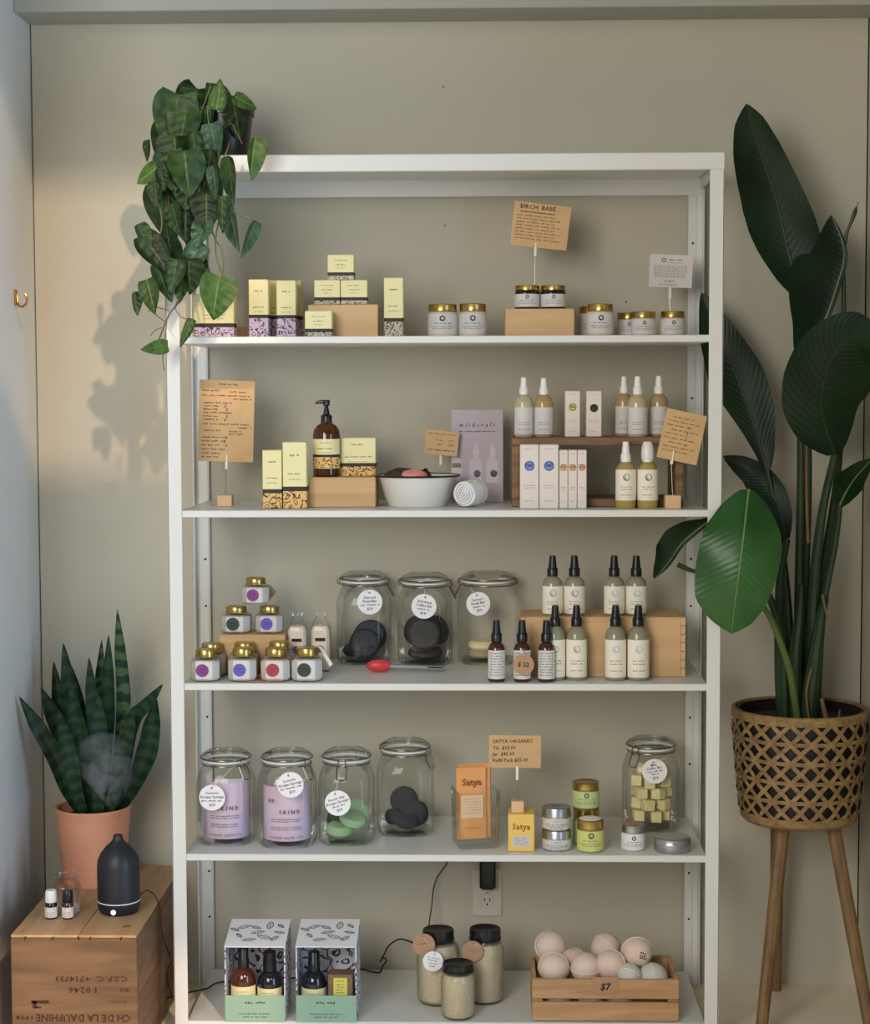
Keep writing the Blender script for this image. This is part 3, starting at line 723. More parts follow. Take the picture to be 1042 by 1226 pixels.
spray('oil_bottle', 'golden oil bottle with clear over-cap, right of the pair', 764.4, 789.4, 529, .045, z2, GOLDL, WHP, LABELC, GG, CHAR, 553.5, (.17, .84), 25, 'clear', lw=1.3, capw=.5)
def d_right(p, wd, h):
    for k in range(9): p.scrawl(-wd*(.42 if k % 3 else .3), wd*(.38 if k % 2 else .2), h*(.36-.085*k), h*.03, 2, k+31)
    for k in range(4): p.text('$', wd*.12, h*(.2-.12*k), h*.06, .01, mi=0)
card('price_card', 'tilted kraft card at the right end of the second shelf', [(797, 488), (844, 498), (837, 557.8), (788.4, 547.3)], .05, KRAFTP, d_right)
a, wd, hb = fit(796.8, 815.5, 593, .04, z2); c = P(804, 556, .05)
card_holder('wooden block holding the tilted kraft card beside the golden bottles', a, .05, z2, wd, hb, c.x, c.z, .03, lean=.12)

# ------------------------------------------------------------------ third shelf
z3 = ZS[2]+.0005
def poly_jar(mb, poly, prof, mi=0, seg=None):
    """rings of a polygon cross-section scaled along a profile [(scale, z, roundness)]; roundness 1 = circle"""
    n = len(poly); rings = []
    for s_, z, rd in prof:
        if s_ < 1e-6: rings.append([mb.add([(0, 0, z)], [])]); continue
        vs = []
        for x, y in poly:
            l = math.hypot(x, y); q = (1-rd)+rd/l
            vs.append((x*q*s_, y*q*s_, z))
        o = mb.add(vs, []); rings.append(list(range(o, o+n)))
    for i in range(len(rings)-1):
        A, B = rings[i], rings[i+1]
        for k in range(n):
            k2 = (k+1) % n
            f = [A[0], B[k], B[k2]] if len(A) == 1 else [A[k], A[k2], B[0]] if len(B) == 1 else [A[k], A[k2], B[k2], B[k]]
            mb.f.append(f); mb.m.append(mi); mb.uv.append(None)
def octo(ch, sub=3):
    p = [(-1+ch, -1), (1-ch, -1), (1, -1+ch), (1, 1-ch), (1-ch, 1), (-1+ch, 1), (-1, 1-ch), (-1, -1+ch)]; out = []
    for i in range(8):
        a, b = p[i], p[(i+1) % 8]
        for k in range(sub): t = k/sub; out.append((a[0]*(1-t)+b[0]*t, a[1]*(1-t)+b[1]*t))
    return out
SALT = mat('white_bath_salt', ph(188, 184, 172), .8, bump=.6, bscale=500)
SALTP = mat('pinkish_bath_salt', ph(200, 172, 160), .8, bump=.6, bscale=500)
PURP = mat('purple_dot', ph(112, 36, 112), .5); VIOL = mat('violet_dot', ph(82, 66, 158), .5); REDD = mat('red_dot', ph(150, 28, 52), .5); GRND = mat('dark_green_dot', rgb(40, 62, 50), .5)
KTAG = mat('kraft_tag', ph(158, 118, 86), .8)
def facet_jar(label, xa, xb, yt, Y, z, dot, group, rz=0., fill=SALT, loc=None, tilt=0.):
    x, wd, h = fit(xa, xb, yt, Y, z, .05); r = wd/2
    t = thing('faceted_jar', label, 'jar', (x, Y+r, z), rz, group)
    if tilt: t.rotation_euler = (0, tilt, rz); t.location.z += r*abs(math.sin(tilt))*.9
    po = octo(.42); hb = h*.74
    m = MB(); poly_jar(m, po, [(0, .001, 0), (r*.82, 0, .1), (r*.95, .003, 0), (r, .008, 0), (r, hb*.86, 0), (r*.93, hb*.96, .2), (r*.74, hb*1.03, 1), (r*.7, hb*1.06, 1), (r*.7, hb*1.1, 1)]); m.build('jar_body', GLASSD, t)
    m = MB(); poly_jar(m, po, [(0, .002, 0), (r*.9, .003, 0), (r*.955, .009, 0), (r*.955, hb*.8, 0), (r*.85, hb*.9, .2), (0, hb*.93, 1)]); m.build('salt_fill', fill, t)
    lr = r*.74; z0 = hb*1.03
    m = MB(); m.lathe([(0, z0), (lr, z0), (lr*1.05, z0+.001), (lr*1.05, z0+.003), (lr*1.0, z0+.004), (lr, h-.002), (lr*.95, h), (lr*.86, h+.0004), (lr*.84, h-.0004), (0, h-.0004)], 28); m.build('lid', GOLD, t)
    m = MB(); ww = r*.62
    rows = []
    for zz in (hb*.14, hb*.86): rows.append([Vector((-r-.0004, -r*.35, zz)), Vector((-r*.58, -r-.0006, zz)), Vector((r*.58, -r-.0006, zz)), Vector((r+.0004, -r*.5, zz))])
    m.grid(rows); lo = m.build('paper_label', LABELW, t, smooth=0)
    p = Print(); rr = r*.46; p.disc(-r*.12, hb*.5, rr, 0); p.scrawl(-r*.12-rr*.6, -r*.12+rr*.6, hb*.55, rr*.12, 1, int(x*1e4) % 97); p.scrawl(-r*.12-rr*.5, -r*.12+rr*.5, hb*.43, rr*.1, 1, 3)
    p.put([dot, LABELW], lo, -r-.0011); return t
GH = 'faceted jars of bath salt on the third shelf'
x, wd, hb3 = fit(262.5, 341, 760.5, .13, z3)
m = MB(); m.box((0, 0, hb3/2), (wd, .10, hb3), .0015); tag(m.build('display_riser', BOXW, None, (x, .185, z3)), 'small wooden riser block under two faceted jars', 'riser')
zr4 = z3+hb3+.0004
facet_jar('front faceted jar with purple dot nearest the left post', 227, 261, 775.5, .02, z3, PURP, GH)
facet_jar('front faceted jar with violet dot, second from the left', 271.8, 305.4, 773.8, .02, z3, VIOL, GH)
facet_jar('front faceted jar with red dot, third from the left', 311, 345.7, 774, .02, z3, REDD, GH, fill=SALTP)
facet_jar('front faceted jar with dark green dot, rightmost in the front row', 348, 384.5, 773.6, .02, z3, GRND, GH)
facet_jar('gold lidded faceted jar behind the purple dotted front jar', 234.5, 268, 768.5, .087, z3, VIOL, GH)
facet_jar('gold lidded faceted jar behind the violet dotted front jar', 274, 307, 767.5, .085, z3, GRND, GH)
facet_jar('gold lidded faceted jar behind the red dotted front jar', 316, 349.5, 766.5, .085, z3, PURP, GH)
facet_jar('faceted jar with dark green dot on the wooden riser', 263.5, 298, 724.5, .15, zr4, GRND, GH)
facet_jar('faceted jar with violet dot on the wooden riser', 305, 337, 724, .15, zr4, VIOL, GH)
_, _, hj = fit(263.5, 298, 724.5, .15, zr4)
tj = facet_jar('topmost faceted jar with purple dot, balanced on two jars', 288.5, 320.5, 690.7, .15, zr4+hj+.0012, PURP, GH)
# kraft tags that belong to the jars
def loose_tag(name, label, pts, Y, mt, th=.0008, group='loose kraft tags'):
    q = [P(a, b, Y if not isinstance(Y, tuple) else Y[i]) for i, (a, b) in enumerate(pts)]
    n = (q[1]-q[0]).cross(q[-1]-q[0]).normalized()*th
    m = MB(); k = len(q); c = sum(q, Vector())/k
    m.add([p-c for p in q]+[p-c+n for p in q], [tuple(range(k)), tuple(range(2*k-1, k-1, -1))]+[(i, (i+1) % k, k+(i+1) % k, k+i) for i in range(k)])
    return tag(m.build(name, mt, None, c, smooth=0), label, 'tag', group)
loose_tag('kraft_tag', 'brown kraft tag sticking out right of the topmost faceted jar', [(318.5, 699.5), (324, 701), (332, 709), (323, 718), (319, 716)], .222, KTAG)
loose_tag('paper_tag', 'pale paper tag leaning at the right of the dark green dotted jar', [(380.5, 773), (385, 774.5), (398.5, 795), (395, 798.5)], (.085, .085, .07, .07), LABELC)
q = [G(x, y, z3+.0006) for x, y in ((300, 811.2), (341, 811.2), (338, 817), (292.5, 817))]
m = MB(); c = sum(q, Vector())/4; m.add([p-c for p in q]+[p-c+Vector((0, 0, .0012)) for p in q], [(0, 1, 2, 3), (7, 6, 5, 4)]+[(i, (i+1) % 4, 4+(i+1) % 4, 4+i) for i in range(4)])
tag(m.build('kraft_tag', KTAG, None, c, smooth=0), 'kraft tag lying flat at the shelf edge in front of the faceted jars', 'tag', 'loose kraft tags')
# two milk-shaped bottles
MILKB = mat('beige_milk_bath', ph(196, 182, 162), .6, bump=.3, bscale=400)
for k, (xa, xb, yt, Y, lb) in enumerate([(343.6, 366.4, 734, .16, 'left of two square milk bottles of beige bath powder'), (371.8, 394.5, 733, .17, 'right of two square milk bottles of beige bath powder')]):
    x, wd, h = fit(xa, xb, yt, Y, z3); r = wd/2
    t = thing('milk_bottle', lb, 'bottle', (x, Y+r, z3), 0, 'milk bottles of bath powder')
    po = octo(.3)
    m = MB(); poly_jar(m, po, [(0, .001, 0), (r*.9, 0, 0), (r, .004, 0), (r, h*.7, 0), (r*.9, h*.78, .3), (r*.62, h*.86, 1), (r*.56, h*.92, 1), (r*.62, h*.95, 1), (r*.62, h, 1)]); m.build('bottle_body', GLASSD, t)
    m = MB(); poly_jar(m, po, [(0, .002, 0), (r*.94, .003, 0), (r*.96, .006, 0), (r*.96, h*.68, 0), (r*.8, h*.76, .4), (0, h*.79, 1)]); m.build('powder_fill', MILKB, t)
    p = Print(); p.bar(0, h*.54, r*1.05, h*.055, 1); p.scrawl(-r*.45, r*.45, h*.54, h*.025, 2, k); p.disc(-r*.05, h*.38, r*.4, 0); p.put([PURP, mat('maroon_band', rgb(62, 24, 34), .6), LABELC], t, -r-.0006)

# clip-top glass jars
RUBB = mat('pale_gasket', ph(205, 204, 200), .5)
STEELW = mat('bail_wire', rgb(120, 118, 112), .3, 1.)
def clip_jar(label, xa, xb, yt, yb, z, rz=0., group=None, neck=.42, n=3.4, clasp=1):
    Y = G((xa+xb)/2, yb, z).y; x, wd, h = fit(xa, xb, yt, Y+.06, z, .048)
    r = wd/2; Yc = Y+r*.97; rn = r*neck*2
    t = thing('clip_jar', label, 'jar', (x, Yc, z), 0, group)
    zs_ = h*.66
    sq = {0: n, 1: n, 2: n, 3: n, 4: n, 5: 2.9, 6: 2.3}
    m = MB(); m.lathe([(r*.72, .004), (r*.86, 0), (r*.97, .008), (r, .02), (r, zs_), (r*.97, h*.72), (rn*1.02, h*.815), (rn*.93, h*.845), (rn*.93, h*.885)], 44, sq=lambda i: sq.get(i, 2))
    m.lathe([(0, .007), (r*.72, .004)], 44, sq=lambda i: n); m.build('jar_body', GLASSD, t)
    m = MB(); m.lathe([(0, .0075), (r*.7, .0065), (r*.84, .005), (r*.86, .0075), (r*.6, .009), (0, .0092)], 36, sq=lambda i: n); m.build('thick_base', glass('thick_glass', (.93, .96, .94), (.6, .66, .62)), t)
    m = MB(); m.lathe([(rn*.93, h*.885), (rn*1.0, h*.892), (rn*1.0, h*.905), (rn*.93, h*.91)], 36); m.build('gasket', RUBB, t)
    m = MB(); m.lathe([(rn*.93, h*.91), (rn*1.02, h*.918), (rn*1.04, h*.94), (rn*.97, h*.968), (rn*.8, h*.988), (rn*.78, h*1.0), (rn*.7, h*1.0), (rn*.55, h*.992), (0, h*.99)], 36); m.build('glass_lid', GLASSD, t)
    def ring(rr, zz, k0=0, k1=36): return [(rr*math.cos(2*PI*k/36), rr*math.sin(2*PI*k/36), zz) for k in range(k0, k1+1)]
    b = thing('wire', None, None) if 0 else None
    m = MB(); m.tube(ring(rn*1.0, h*.862), .0013, 6, cap=False); m.tube(ring(rn*1.05, h*.93), .0013, 6, cap=False); wq = m.build('bail_wire', STEELW, t, (0, 0, 0), (0, 0, rz))
    m = MB(); s_ = clasp; x0 = rn*1.03
    m.tube([(x0, -.008, h*.93), (x0+.006, -.008, h*.92), (x0+.008, -.008, h*.87), (x0+.004, -.008, h*.85)], .0013, 6); m.tube([(x0, .008, h*.93), (x0+.006, .008, h*.92), (x0+.008, .008, h*.87), (x0+.004, .008, h*.85)], .0013, 6)
    m.tube([(x0+.003, -.011, h*.86), (x0+.007, -.011, h*.82), (x0+.016, -.010, h*.735), (x0+.0175, 0, h*.725), (x0+.016, .010, h*.735), (x0+.007, .011, h*.82), (x0+.003, .011, h*.86)], .0013, 6)
    m.build('clasp', STEELW, t, rot=(0, 0, rz))
    m = MB(); m.tube([(-x0, -.012, h*.865), (-x0-.006, -.011, h*.88), (-x0-.006, -.01, h*.925), (-x0+.001, -.009, h*.945), (-x0+.001, .009, h*.945), (-x0-.006, .01, h*.925), (-x0-.006, .011, h*.88), (-x0, .012, h*.865)], .0013, 6); m.build('hinge', STEELW, t, rot=(0, 0, rz))
    return t, x, Yc, r, h
def price_tag(label, cx, cy, rp, Y, lines, rot=0., mt=None, neck=None, group='round white tags on the clip jars', ink=0):
    c = P(cx, cy, Y); r = (P(cx+rp, cy, Y)-c).length
    t = thing('round_tag', label, 'tag', c, 0, group, rot=(0, -rot, 0))
    m = MB(); m.lathe([(0, -.0005), (r, -.0005), (r, .0005), (0, .0005)], 30); m.xf(Matrix.Rotation(PI/2, 4, 'X')); d = m.build('disc', mt or TAGW, t)
    p = Print(); p.disc(0, r*.74, r*.075, 1, seg=10)
    for s_, x, z, sz, b in lines:
        if s_.startswith('~'): p.scrawl(-r*float(s_[1:]), r*float(s_[1:]), r*z, r*sz, 3, int(cx)+int(z*50))
        else: p.text(s_, r*x, r*z, r*sz, b, mi=ink)
    p.put([INK, GAP, INKB, INKM], d, -.0009)
    if neck:
        m = MB(); e = Matrix.Rotation(rot, 4, 'Y') @ (Vector(neck)-c); a = Vector((0, -.0012, r*.74))
        m.tube([a, Vector((e.x*.8+a.x*.2, a.y-.001, a.z+(e.z-a.z)*.8)), e], .0008, 6); m.build('string', STRING, t)
    return t
GC = 'clip top glass jars on the third shelf'
ja = clip_jar('clip top jar holding dark blue soaps, leftmost of the third shelf row', 403.5, 468, 682, 797, z3, R(18), GC)
jb = clip_jar('clip top jar holding charcoal coffee soaps, middle of three on the third shelf', 476, 541.6, 683.8, 798, z3, R(-8), GC)
jc = clip_jar('nearly empty clip top jar behind the amber bottles', 547.5, 621, 682.5, 797, z3, R(168), GC)
L_ = lambda a, b, c, d: [(a, 0, .36, .27, .012), (b, 0, .06, .30, .014), ('~%.2f' % c, 0, -.24, .13, 0), (d, .0, -.56, .30, .02)]
fy = lambda j: j[2]-j[3]-.004
price_tag('round white tag reading charcoal facial bar on the leftmost jar', 442.8, 720.7, 15, fy(ja), L_('Charcoal', 'Facial Bar', .8, '$10'), R(2), neck=(ja[1]+.005, ja[2]-ja[3]*.86, z3+ja[4]*.85))
price_tag('round white tag reading exfoliating coffee bar on the middle jar', 507.8, 726, 15, fy(jb), L_('Exfoliating', 'Coffee Bar', .5, '$14'), R(-9), neck=(jb[1]+.002, jb[2]-jb[3]*.86, z3+jb[4]*.85))
price_tag('round white tag on the nearly empty jar', 572.8, 722.9, 14.3, fy(jc), L_('Turmeric', 'Facial Bar', .5, '$10'), R(10), neck=(jc[1]-.04, jc[2]-jc[3]*.75, z3+jc[4]*.855))
# what lies inside them
NAVY = mat('navy_soap', rgb(36, 44, 54), .55, var=.3, vscale=60, bump=.3, bscale=120); CHARS = mat('charcoal_soap', rgb(62, 60, 58), .6, var=.3, vscale=60, bump=.3, bscale=150)
PALEY = mat('pale_turmeric_soap', ph(206, 194, 140), .6); SPGR = mat('green_sponge', ph(130, 168, 120), .8, bump=.5, bscale=400); DKSP = mat('charcoal_sponge', rgb(52, 56, 62), .9, bump=.5, bscale=400)
def disc_soap(name, label, loc, r, h, mt, rot, group, cat='soap', b=.3, dome=0.):
    m = MB(); e = h*b
    m.lathe([(0, 0), (r-e, 0), (r, e), (r, h-e), (r-e, h), (r*.5, h+dome*.8), (0, h+dome)], 30)
    o = m.build(name, mt, None); o.rotation_euler = rot; q = Euler(rot).to_matrix()
    o.location = Vector(loc)-q @ Vector((0, 0, h/2)); return tag(o, label, cat, group)
def inj(j, dx, dy, dz): return (j[1]+dx, j[2]+dy, (z3 if j in (ja, jb, jc) else z4)+dz-.0055)
z4 = ZS[3]+.0005
g = 'dark soaps in the leftmost clip jar'
disc_soap('round_soap', 'dark blue round soap leaning at the front of the leftmost jar', inj(ja, .002, -.020, .050), .036, .020, NAVY, (R(68), 0, R(6)), g)
disc_soap('round_soap', 'dark blue soap lying flat at the bottom left of the jar', inj(ja, -.022, .010, .034), .029, .02, NAVY, (R(12), R(-10), 0), g)
disc_soap('round_soap', 'dark blue soap standing behind the front one in the jar', inj(ja, .012, .024, .062), .039, .020, NAVY, (R(66), R(12), R(-12)), g)
g = 'charcoal soaps in the middle clip jar'
disc_soap('round_soap', 'large charcoal round soap facing forward in the middle jar', inj(jb, -.002, -.022, .074), .038, .02, CHARS, (R(78), 0, R(4)), g)
disc_soap('round_soap', 'charcoal soap lying at the bottom of the middle jar', inj(jb, 0, .008, .028), .040, .02, CHARS, (R(2), 0, 0), g)
disc_soap('round_soap', 'charcoal soap leaning at the right side of the middle jar', inj(jb, .026, .010, .080), .034, .018, CHARS, (R(74), R(10), R(38)), g)
disc_soap('round_soap', 'charcoal soap leaning at the left side of the middle jar', inj(jb, -.022, .020, .078), .034, .018, CHARS, (R(76), 0, R(-40)), g)
g = 'pale soaps in the nearly empty clip jar'
disc_soap('round_soap', 'pale yellow soap lying upper on the other inside the jar', inj(jc, -.012, -.004, .0445), .034, .018, PALEY, (0, 0, 0), g)
disc_soap('round_soap', 'pale yellow soap lying lowest inside the nearly empty jar', inj(jc, -.012, -.002, .0255), .035, .018, mat('brown_soap', ph(150, 132, 100), .6), (0, 0, 0), g)

# red scoop with steel handle
RED = mat('red_silicone', ph(190, 26, 32), .35)
a = G(438, 806, z3); b = G(533, 806, z3); t = thing('silicone_brush', 'red silicone brush with a flat steel handle in front of the clip jars', 'brush', (a.x, a.y+.012, z3), R(3))
Lx = b.x-a.x; mm = MB()
mm.sphere((.030, 0, .0145), .0145, 20, 12, scale=(2.05, .8, .98)); mm.v = [v if v.x < .046 else Vector((.046+(v.x-.046)*.9, v.y, v.z)) for v in mm.v]; mm.build('red_head', RED, t)
mm = MB(); mm.box((.030+(Lx-.030)/2+.006, 0, .012), (Lx-.044, .012, .009), .002, rot=(0, R(2.2), 0)); mm.build('steel_handle', SILV, t)
mm = MB(); mm.box((Lx-.022, -.0062, .0105), (.034, .001, .003), .0004, rot=(0, R(2.2), 0)); mm.build('handle_slot', GAP, t)

# small amber spray bottles with white labels
GA = 'small amber spray bottles on the third shelf'
for k, (xa, xb, lb) in enumerate([(584.3, 605.2, 'left of three small amber spray bottles'), (615, 636, 'middle small amber spray bottle wearing a round kraft tag'), (644.4, 665.2, 'right of three small amber spray bottles')]):
    spray('amber_spray_bottle', lb, xa, xb, 743.8, .02, z3, AMBER, BLK, LABELW, GA, None, 769.5, (.08, .80), 100+k*11, dark=True, lw=1.25, capw=.62)
c = P(625.5, 782, .014)
price_tag('round kraft tag reading $22 on the middle amber bottle', 627, 795.7, 12.6, .012, [('$ 22', 0, .0, .62, .02)], R(-4), KTAG, neck=(c.x, .018, P(625, 777, .018).z), group='kraft price tags')
# long pale wooden box as a riser, and eight spray bottles
ybx = .10; xl = P(624, 770, ybx).x; xr = P(821, 770, ybx).x; h = P(720, 739, ybx).z-z3; t = thing('wooden_box', 'long pale wooden box with finger joints behind the black capped bottles', 'box', ((xl+xr)/2, ybx, z3))
W_ = (xr-xl)/2; D_ = .15
m = MB(); m.box((0, .005, h/2), (2*W_-.02, .01, h-.0004), .0008); m.build('front_board', BOXW, t)
m = MB(); m.box((0, D_-.005, h/2), (2*W_-.02, .01, h-.0004), .0008); m.build('back_board', BOXW, t)
m = MB(); m.box((0, D_/2, h-.004), (2*W_-.0206, D_-.0206, .008), .0008); m.build('top_board', BOXW, t)
for s in (-1, 1):
    m = MB(); m.box((s*(W_-.005), D_/2, h/2), (.0098, D_-.0204, h-.0004), .0008)
    nf = 7
    for k in range(nf):
        if k % 2 == 0:
            for yy in (.005, D_-.005): m.box((s*(W_-.005), yy, h*(k+.5)/nf), (.0098, .0104, h/nf-.001), .0004)
    m.build('side_board', BOXW, t)
    for k in range(1, nf, 2):
        m = MB(); m.box((s*(W_-.005), .005, h*(k+.5)/nf), (.0094, .0098, h/nf-.001), .0004); m.build('finger_joint', BLOCKW, t)
zw = z3+h+.0004
GBK = 'black capped spray bottles on the third shelf'
def sp8(xa, xb, yt, Y, z, ys, disc, lb, k): spray('spray_bottle', lb, xa, xb, yt, Y, z, GRNL, BLK, LABELC, GBK, disc, ys, (.06, .76), 200+k*7, lw=1.28, capw=.52)
sp8(650, 674.6, 666.3, .115, zw, 691, GREYD, 'leftmost black capped bottle on top of the long wooden box, grey emblem', 0)
sp8(675.8, 701.5, 666.3, .115, zw, 691, GREYD, 'second black capped bottle on top of the long wooden box, grey emblem', 1)
sp8(724, 749.2, 666.3, .115, zw, 691, LBLUE, 'third black capped bottle on top of the long wooden box, blue emblem', 2)
sp8(750.3, 776, 666.3, .115, zw, 691, LBLUE, 'fourth black capped bottle on top of the long wooden box, blue emblem', 3)
sp8(653, 677.9, 726, .045, z3, 751, GREYD, 'black capped bottle with grey emblem partly behind the amber bottle', 4)
sp8(678.6, 703.8, 726, .045, z3, 751, GREYD, 'black capped bottle with grey emblem standing in the clear before the box', 5)
sp8(725.3, 751.2, 726, .04, z3, 751, LBLUE, 'lower left blue emblem bottle in front of the long wooden box', 6)
sp8(752.3, 779, 726, .04, z3, 751, LBLUE, 'lower right blue emblem bottle in front of the long wooden box', 7)
c = G(716.5, 803, z3+.001); m = MB(); m.lathe([(0, 0), (.0225, 0), (.023, .0006), (.0225, .0012), (0, .0012)], 28)
tag(m.build('kraft_disc', KTAG, None, (c.x, max(c.y, .0245), z3+.0002)), 'round kraft tag lying flat before the black capped bottles', 'tag', 'loose kraft tags')

# ------------------------------------------------------------------ fourth shelf
GD = 'clip top glass jars on the fourth shelf'
jd = clip_jar('clip top jar with pink sponge packs nearest the left post', 236, 304.5, 893, 1014, z4, R(-42), GD)
je = clip_jar('clip top jar with pink sponge packs, second from the left post', 308.5, 378.5, 893, 1017, z4, R(-38), GD)
jf = clip_jar('clip top jar holding green sponges', 381.5, 448.4, 891.6, 1014, z4, R(-96), GD)
jg = clip_jar('clip top jar holding black sponges without a tag', 451, 519.5, 881, 1003, z4, R(-30), GD)
jh = clip_jar('clip top jar full of pale yellow cubes near the right post', 746, 813.5, 878.5, 998.5, z4, R(-130), GD)
nk = lambda j, dx=0.: (j[1]+dx, j[2]-j[3]*.84, z4+j[4]*.855)
price_tag('round white tag reading turmeric konjac sponge on the first pink jar', 254, 955, 15.6, fy(jd), L_('Turmeric', 'Konjac Sponge', .85, '$10'), R(1), neck=nk(jd, .02))
price_tag('round white tag reading lavender konjac sponge on the second pink jar', 348, 939.6, 15.6, fy(je), L_('Lavender', 'Konjac Sponge', .85, '$10'), R(13), neck=nk(je, .01))
price_tag('round white tag on the jar of green sponges', 404.5, 961.5, 15.4, fy(jf)-.016, L_('French Clay', 'Konjac Sponge', .55, '$10'), R(17), neck=nk(jf, -.006))
price_tag('round white tag reading coffee bar on the jar of yellow cubes', 784, 923.5, 15, fy(jh), [('Mint', 0, .52, .27, .012), ('Coffee Bar', 0, .26, .29, .012), ('~.65', 0, 0, .12, 0), ('~.3', 0, -.22, .12, 0), ('$10', 0, -.55, .3, .02)], R(9), neck=nk(jh, .035))
# pink packs
PKM = mat('pink_pouch', ph(196, 160, 168), .4, col2=ph(176, 164, 196), vscale=9)
PKM2 = mat('pale_pouch', ph(206, 196, 206), .35)
def pouch(label, j, dx, dy, w, h, mt, tilt, rz, group, z0=.0125, txt=None, zz=None, curve=0.):
    t = thing('sponge_pouch', label, 'pouch', (j[1]+dx, j[2]+dy, zz or z4+z0), 0, group, rot=(tilt, 0, rz))
    m = MB(); rows = []
    for i in range(9):
        f = i/8; rows.append([Vector(((u/8-.5)*w, -.006*math.sin(PI*u/8)*math.sin(PI*min(1, f*1.2))+.0012*math.sin(9*f+u), f*h)) for u in range(9)])
    m.grid(rows); o = len(m.v)
    m.grid([[Vector((p.x, -p.y*.8+.002, p.z)) for p in r] for r in rows])
    bend = lambda v: Vector((curve*math.sin(v.x/curve), curve-curve*math.cos(v.x/curve)+v.y, v.z)) if curve else v
    m.v = [bend(v) for v in m.v]
    b = m.build('pouch_body', mt, t)
    if txt:
        p = Print(); txt(p, w, h)
        for v in p.mb.v: v.y = -.0085
        p.mb.v = [bend(v) for v in p.mb.v]; p.mb.build('lettering', [INK, INKP, INKM, mat('dusty_rose_ink', ph(160, 112, 122), .8)], b, smooth=0, recalc=False)
    return t
def sk(p, w, h):
    p.text('S K I N D', w*.06, h*.55, h*.10, .012); [p.scrawl(-w*.26, w*.26, h*f, h*.02, 2, int(f*100)) for f in (.42, .38, .27, .23)]
    p.scrawl(-w*.3, w*.3, h*.08, h*.05, 3, 6)
gp = 'sponge pouches in the pink jars'
pouch('pink pouch facing forward in the jar nearest the left post', jd, .002, -.043, .132, .126, PKM, R(-1), R(2), gp, txt=sk, curve=.052)
pouch('pale pouch behind the front one in the jar nearest the left post', jd, .008, .004, .064, .122, PKM2, R(-6), R(14), gp)
pouch('pink pouch leaning at the rear of the jar nearest the left post', jd, -.004, .028, .060, .118, PKM, R(-2), R(-8), gp)
pouch('pink pouch facing forward in the second pink jar', je, .002, -.044, .138, .120, PKM, R(-1), R(4), gp, txt=sk, curve=.054)
pouch('pale pouch standing behind the front pouch in the second pink jar', je, .008, .008, .066, .125, PKM2, R(-6), R(16), gp)
pouch('pink pouch at the back of the second pink jar', je, -.006, .032, .060, .112, PKM, R(-2), R(-8), gp)
p = Print(); p.text('kip', -.0, 0, .0125, .014, shear=.2); p.put([INK], je[0], -je[3]-.0012, xf=Matrix.Translation((P(325, 958, je[2]-je[3]).x-je[1], 0, P(325, 958, je[2]-je[3]).z-z4)))
gs = 'green sponges in a clip jar'
disc_soap('green_sponge', 'green sponge standing upright at the back right of the jar', inj(jf, .016, .018, .060), .034, .022, SPGR, (R(78), 0, R(10)), gs, 'sponge')
disc_soap('green_sponge', 'green sponge lying in front left at the jar bottom', inj(jf, -.016, -.014, .034), .030, .022, SPGR, (R(8), R(6), 0), gs, 'sponge')
disc_soap('green_sponge', 'green sponge tilted over the lower one at the right of the jar', inj(jf, .014, -.010, .056), .030, .02, SPGR, (R(18), R(14), 0), gs, 'sponge')
disc_soap('green_sponge', 'dark green sponge standing at the left behind the tag', inj(jf, -.020, .010, .050), .026, .02, mat('dark_green_sponge', rgb(48, 66, 48), .8), (R(80), 0, R(-20)), gs, 'sponge')
gk = 'black sponges in a clip jar'
disc_soap('black_sponge', 'black half sponge standing tall in the middle of the jar', inj(jg, -.004, .020, .072), .032, .026, DKSP, (R(82), R(8), R(12)), gk, 'sponge')
disc_soap('black_sponge', 'black round sponge leaning at the right inside the jar', inj(jg, .022, .002, .046), .030, .024, DKSP, (R(70), R(30), R(8)), gk, 'sponge')
disc_soap('black_sponge', 'black sponge lying at the front bottom of the jar', inj(jg, .002, -.016, .035), .028, .024, DKSP, (R(14), R(4), 0), gk, 'sponge')
disc_soap('black_sponge', 'small black sponge standing at the left inside the jar', inj(jg, -.030, .004, .038), .018, .02, DKSP, (R(84), R(-10), R(-34)), gk, 'sponge')
# yellow cubes
CUB = mat('pale_yellow_cube', ph(208, 196, 136), .6, bump=.3, bscale=250, var=.12, vscale=40)
rnd = random.Random(11); cm_ = MB(); s_ = .024; cm_.box((0, 0, 0), (s_, s_, s_), .0016)
c0 = None; n_ = 0
spots = []
for lay in range(5):
    nn = 5 if lay < 4 else 2
    for k in range(nn):
        a = 2*PI*k/nn+lay*.7; rr = .033 if nn > 2 else .016
        spots.append((rr*math.cos(a), rr*math.sin(a)*.95, .032+lay*.0262, rnd.uniform(0, 3)))
names = ['bottom', 'second', 'third', 'fourth', 'top']
for k, (dx, dy, dz, a) in enumerate(spots):
    ang = ['front', 'right front', 'right rear', 'left rear', 'left front'][int(((math.atan2(dy, dx)+PI/2) % (2*PI))/(2*PI/5)) % 5]
    lb = 'pale yellow bath cube at the %s of the %s layer in the jar' % (ang, names[k//5 if k < 20 else 4])
    loc = (jh[1]+dx, jh[2]+dy, z4+dz); rot = (rnd.uniform(-.14, .14), rnd.uniform(-.14, .14), a)
    if c0 is None: o = c0 = cm_.build('bath_cube', CUB, None, loc, rot)
    else: o = c0.copy(); COL.objects.link(o); o.location = loc; o.rotation_euler = rot
    tag(o, lb, 'bath cube', 'bath cubes in the right clip jar')
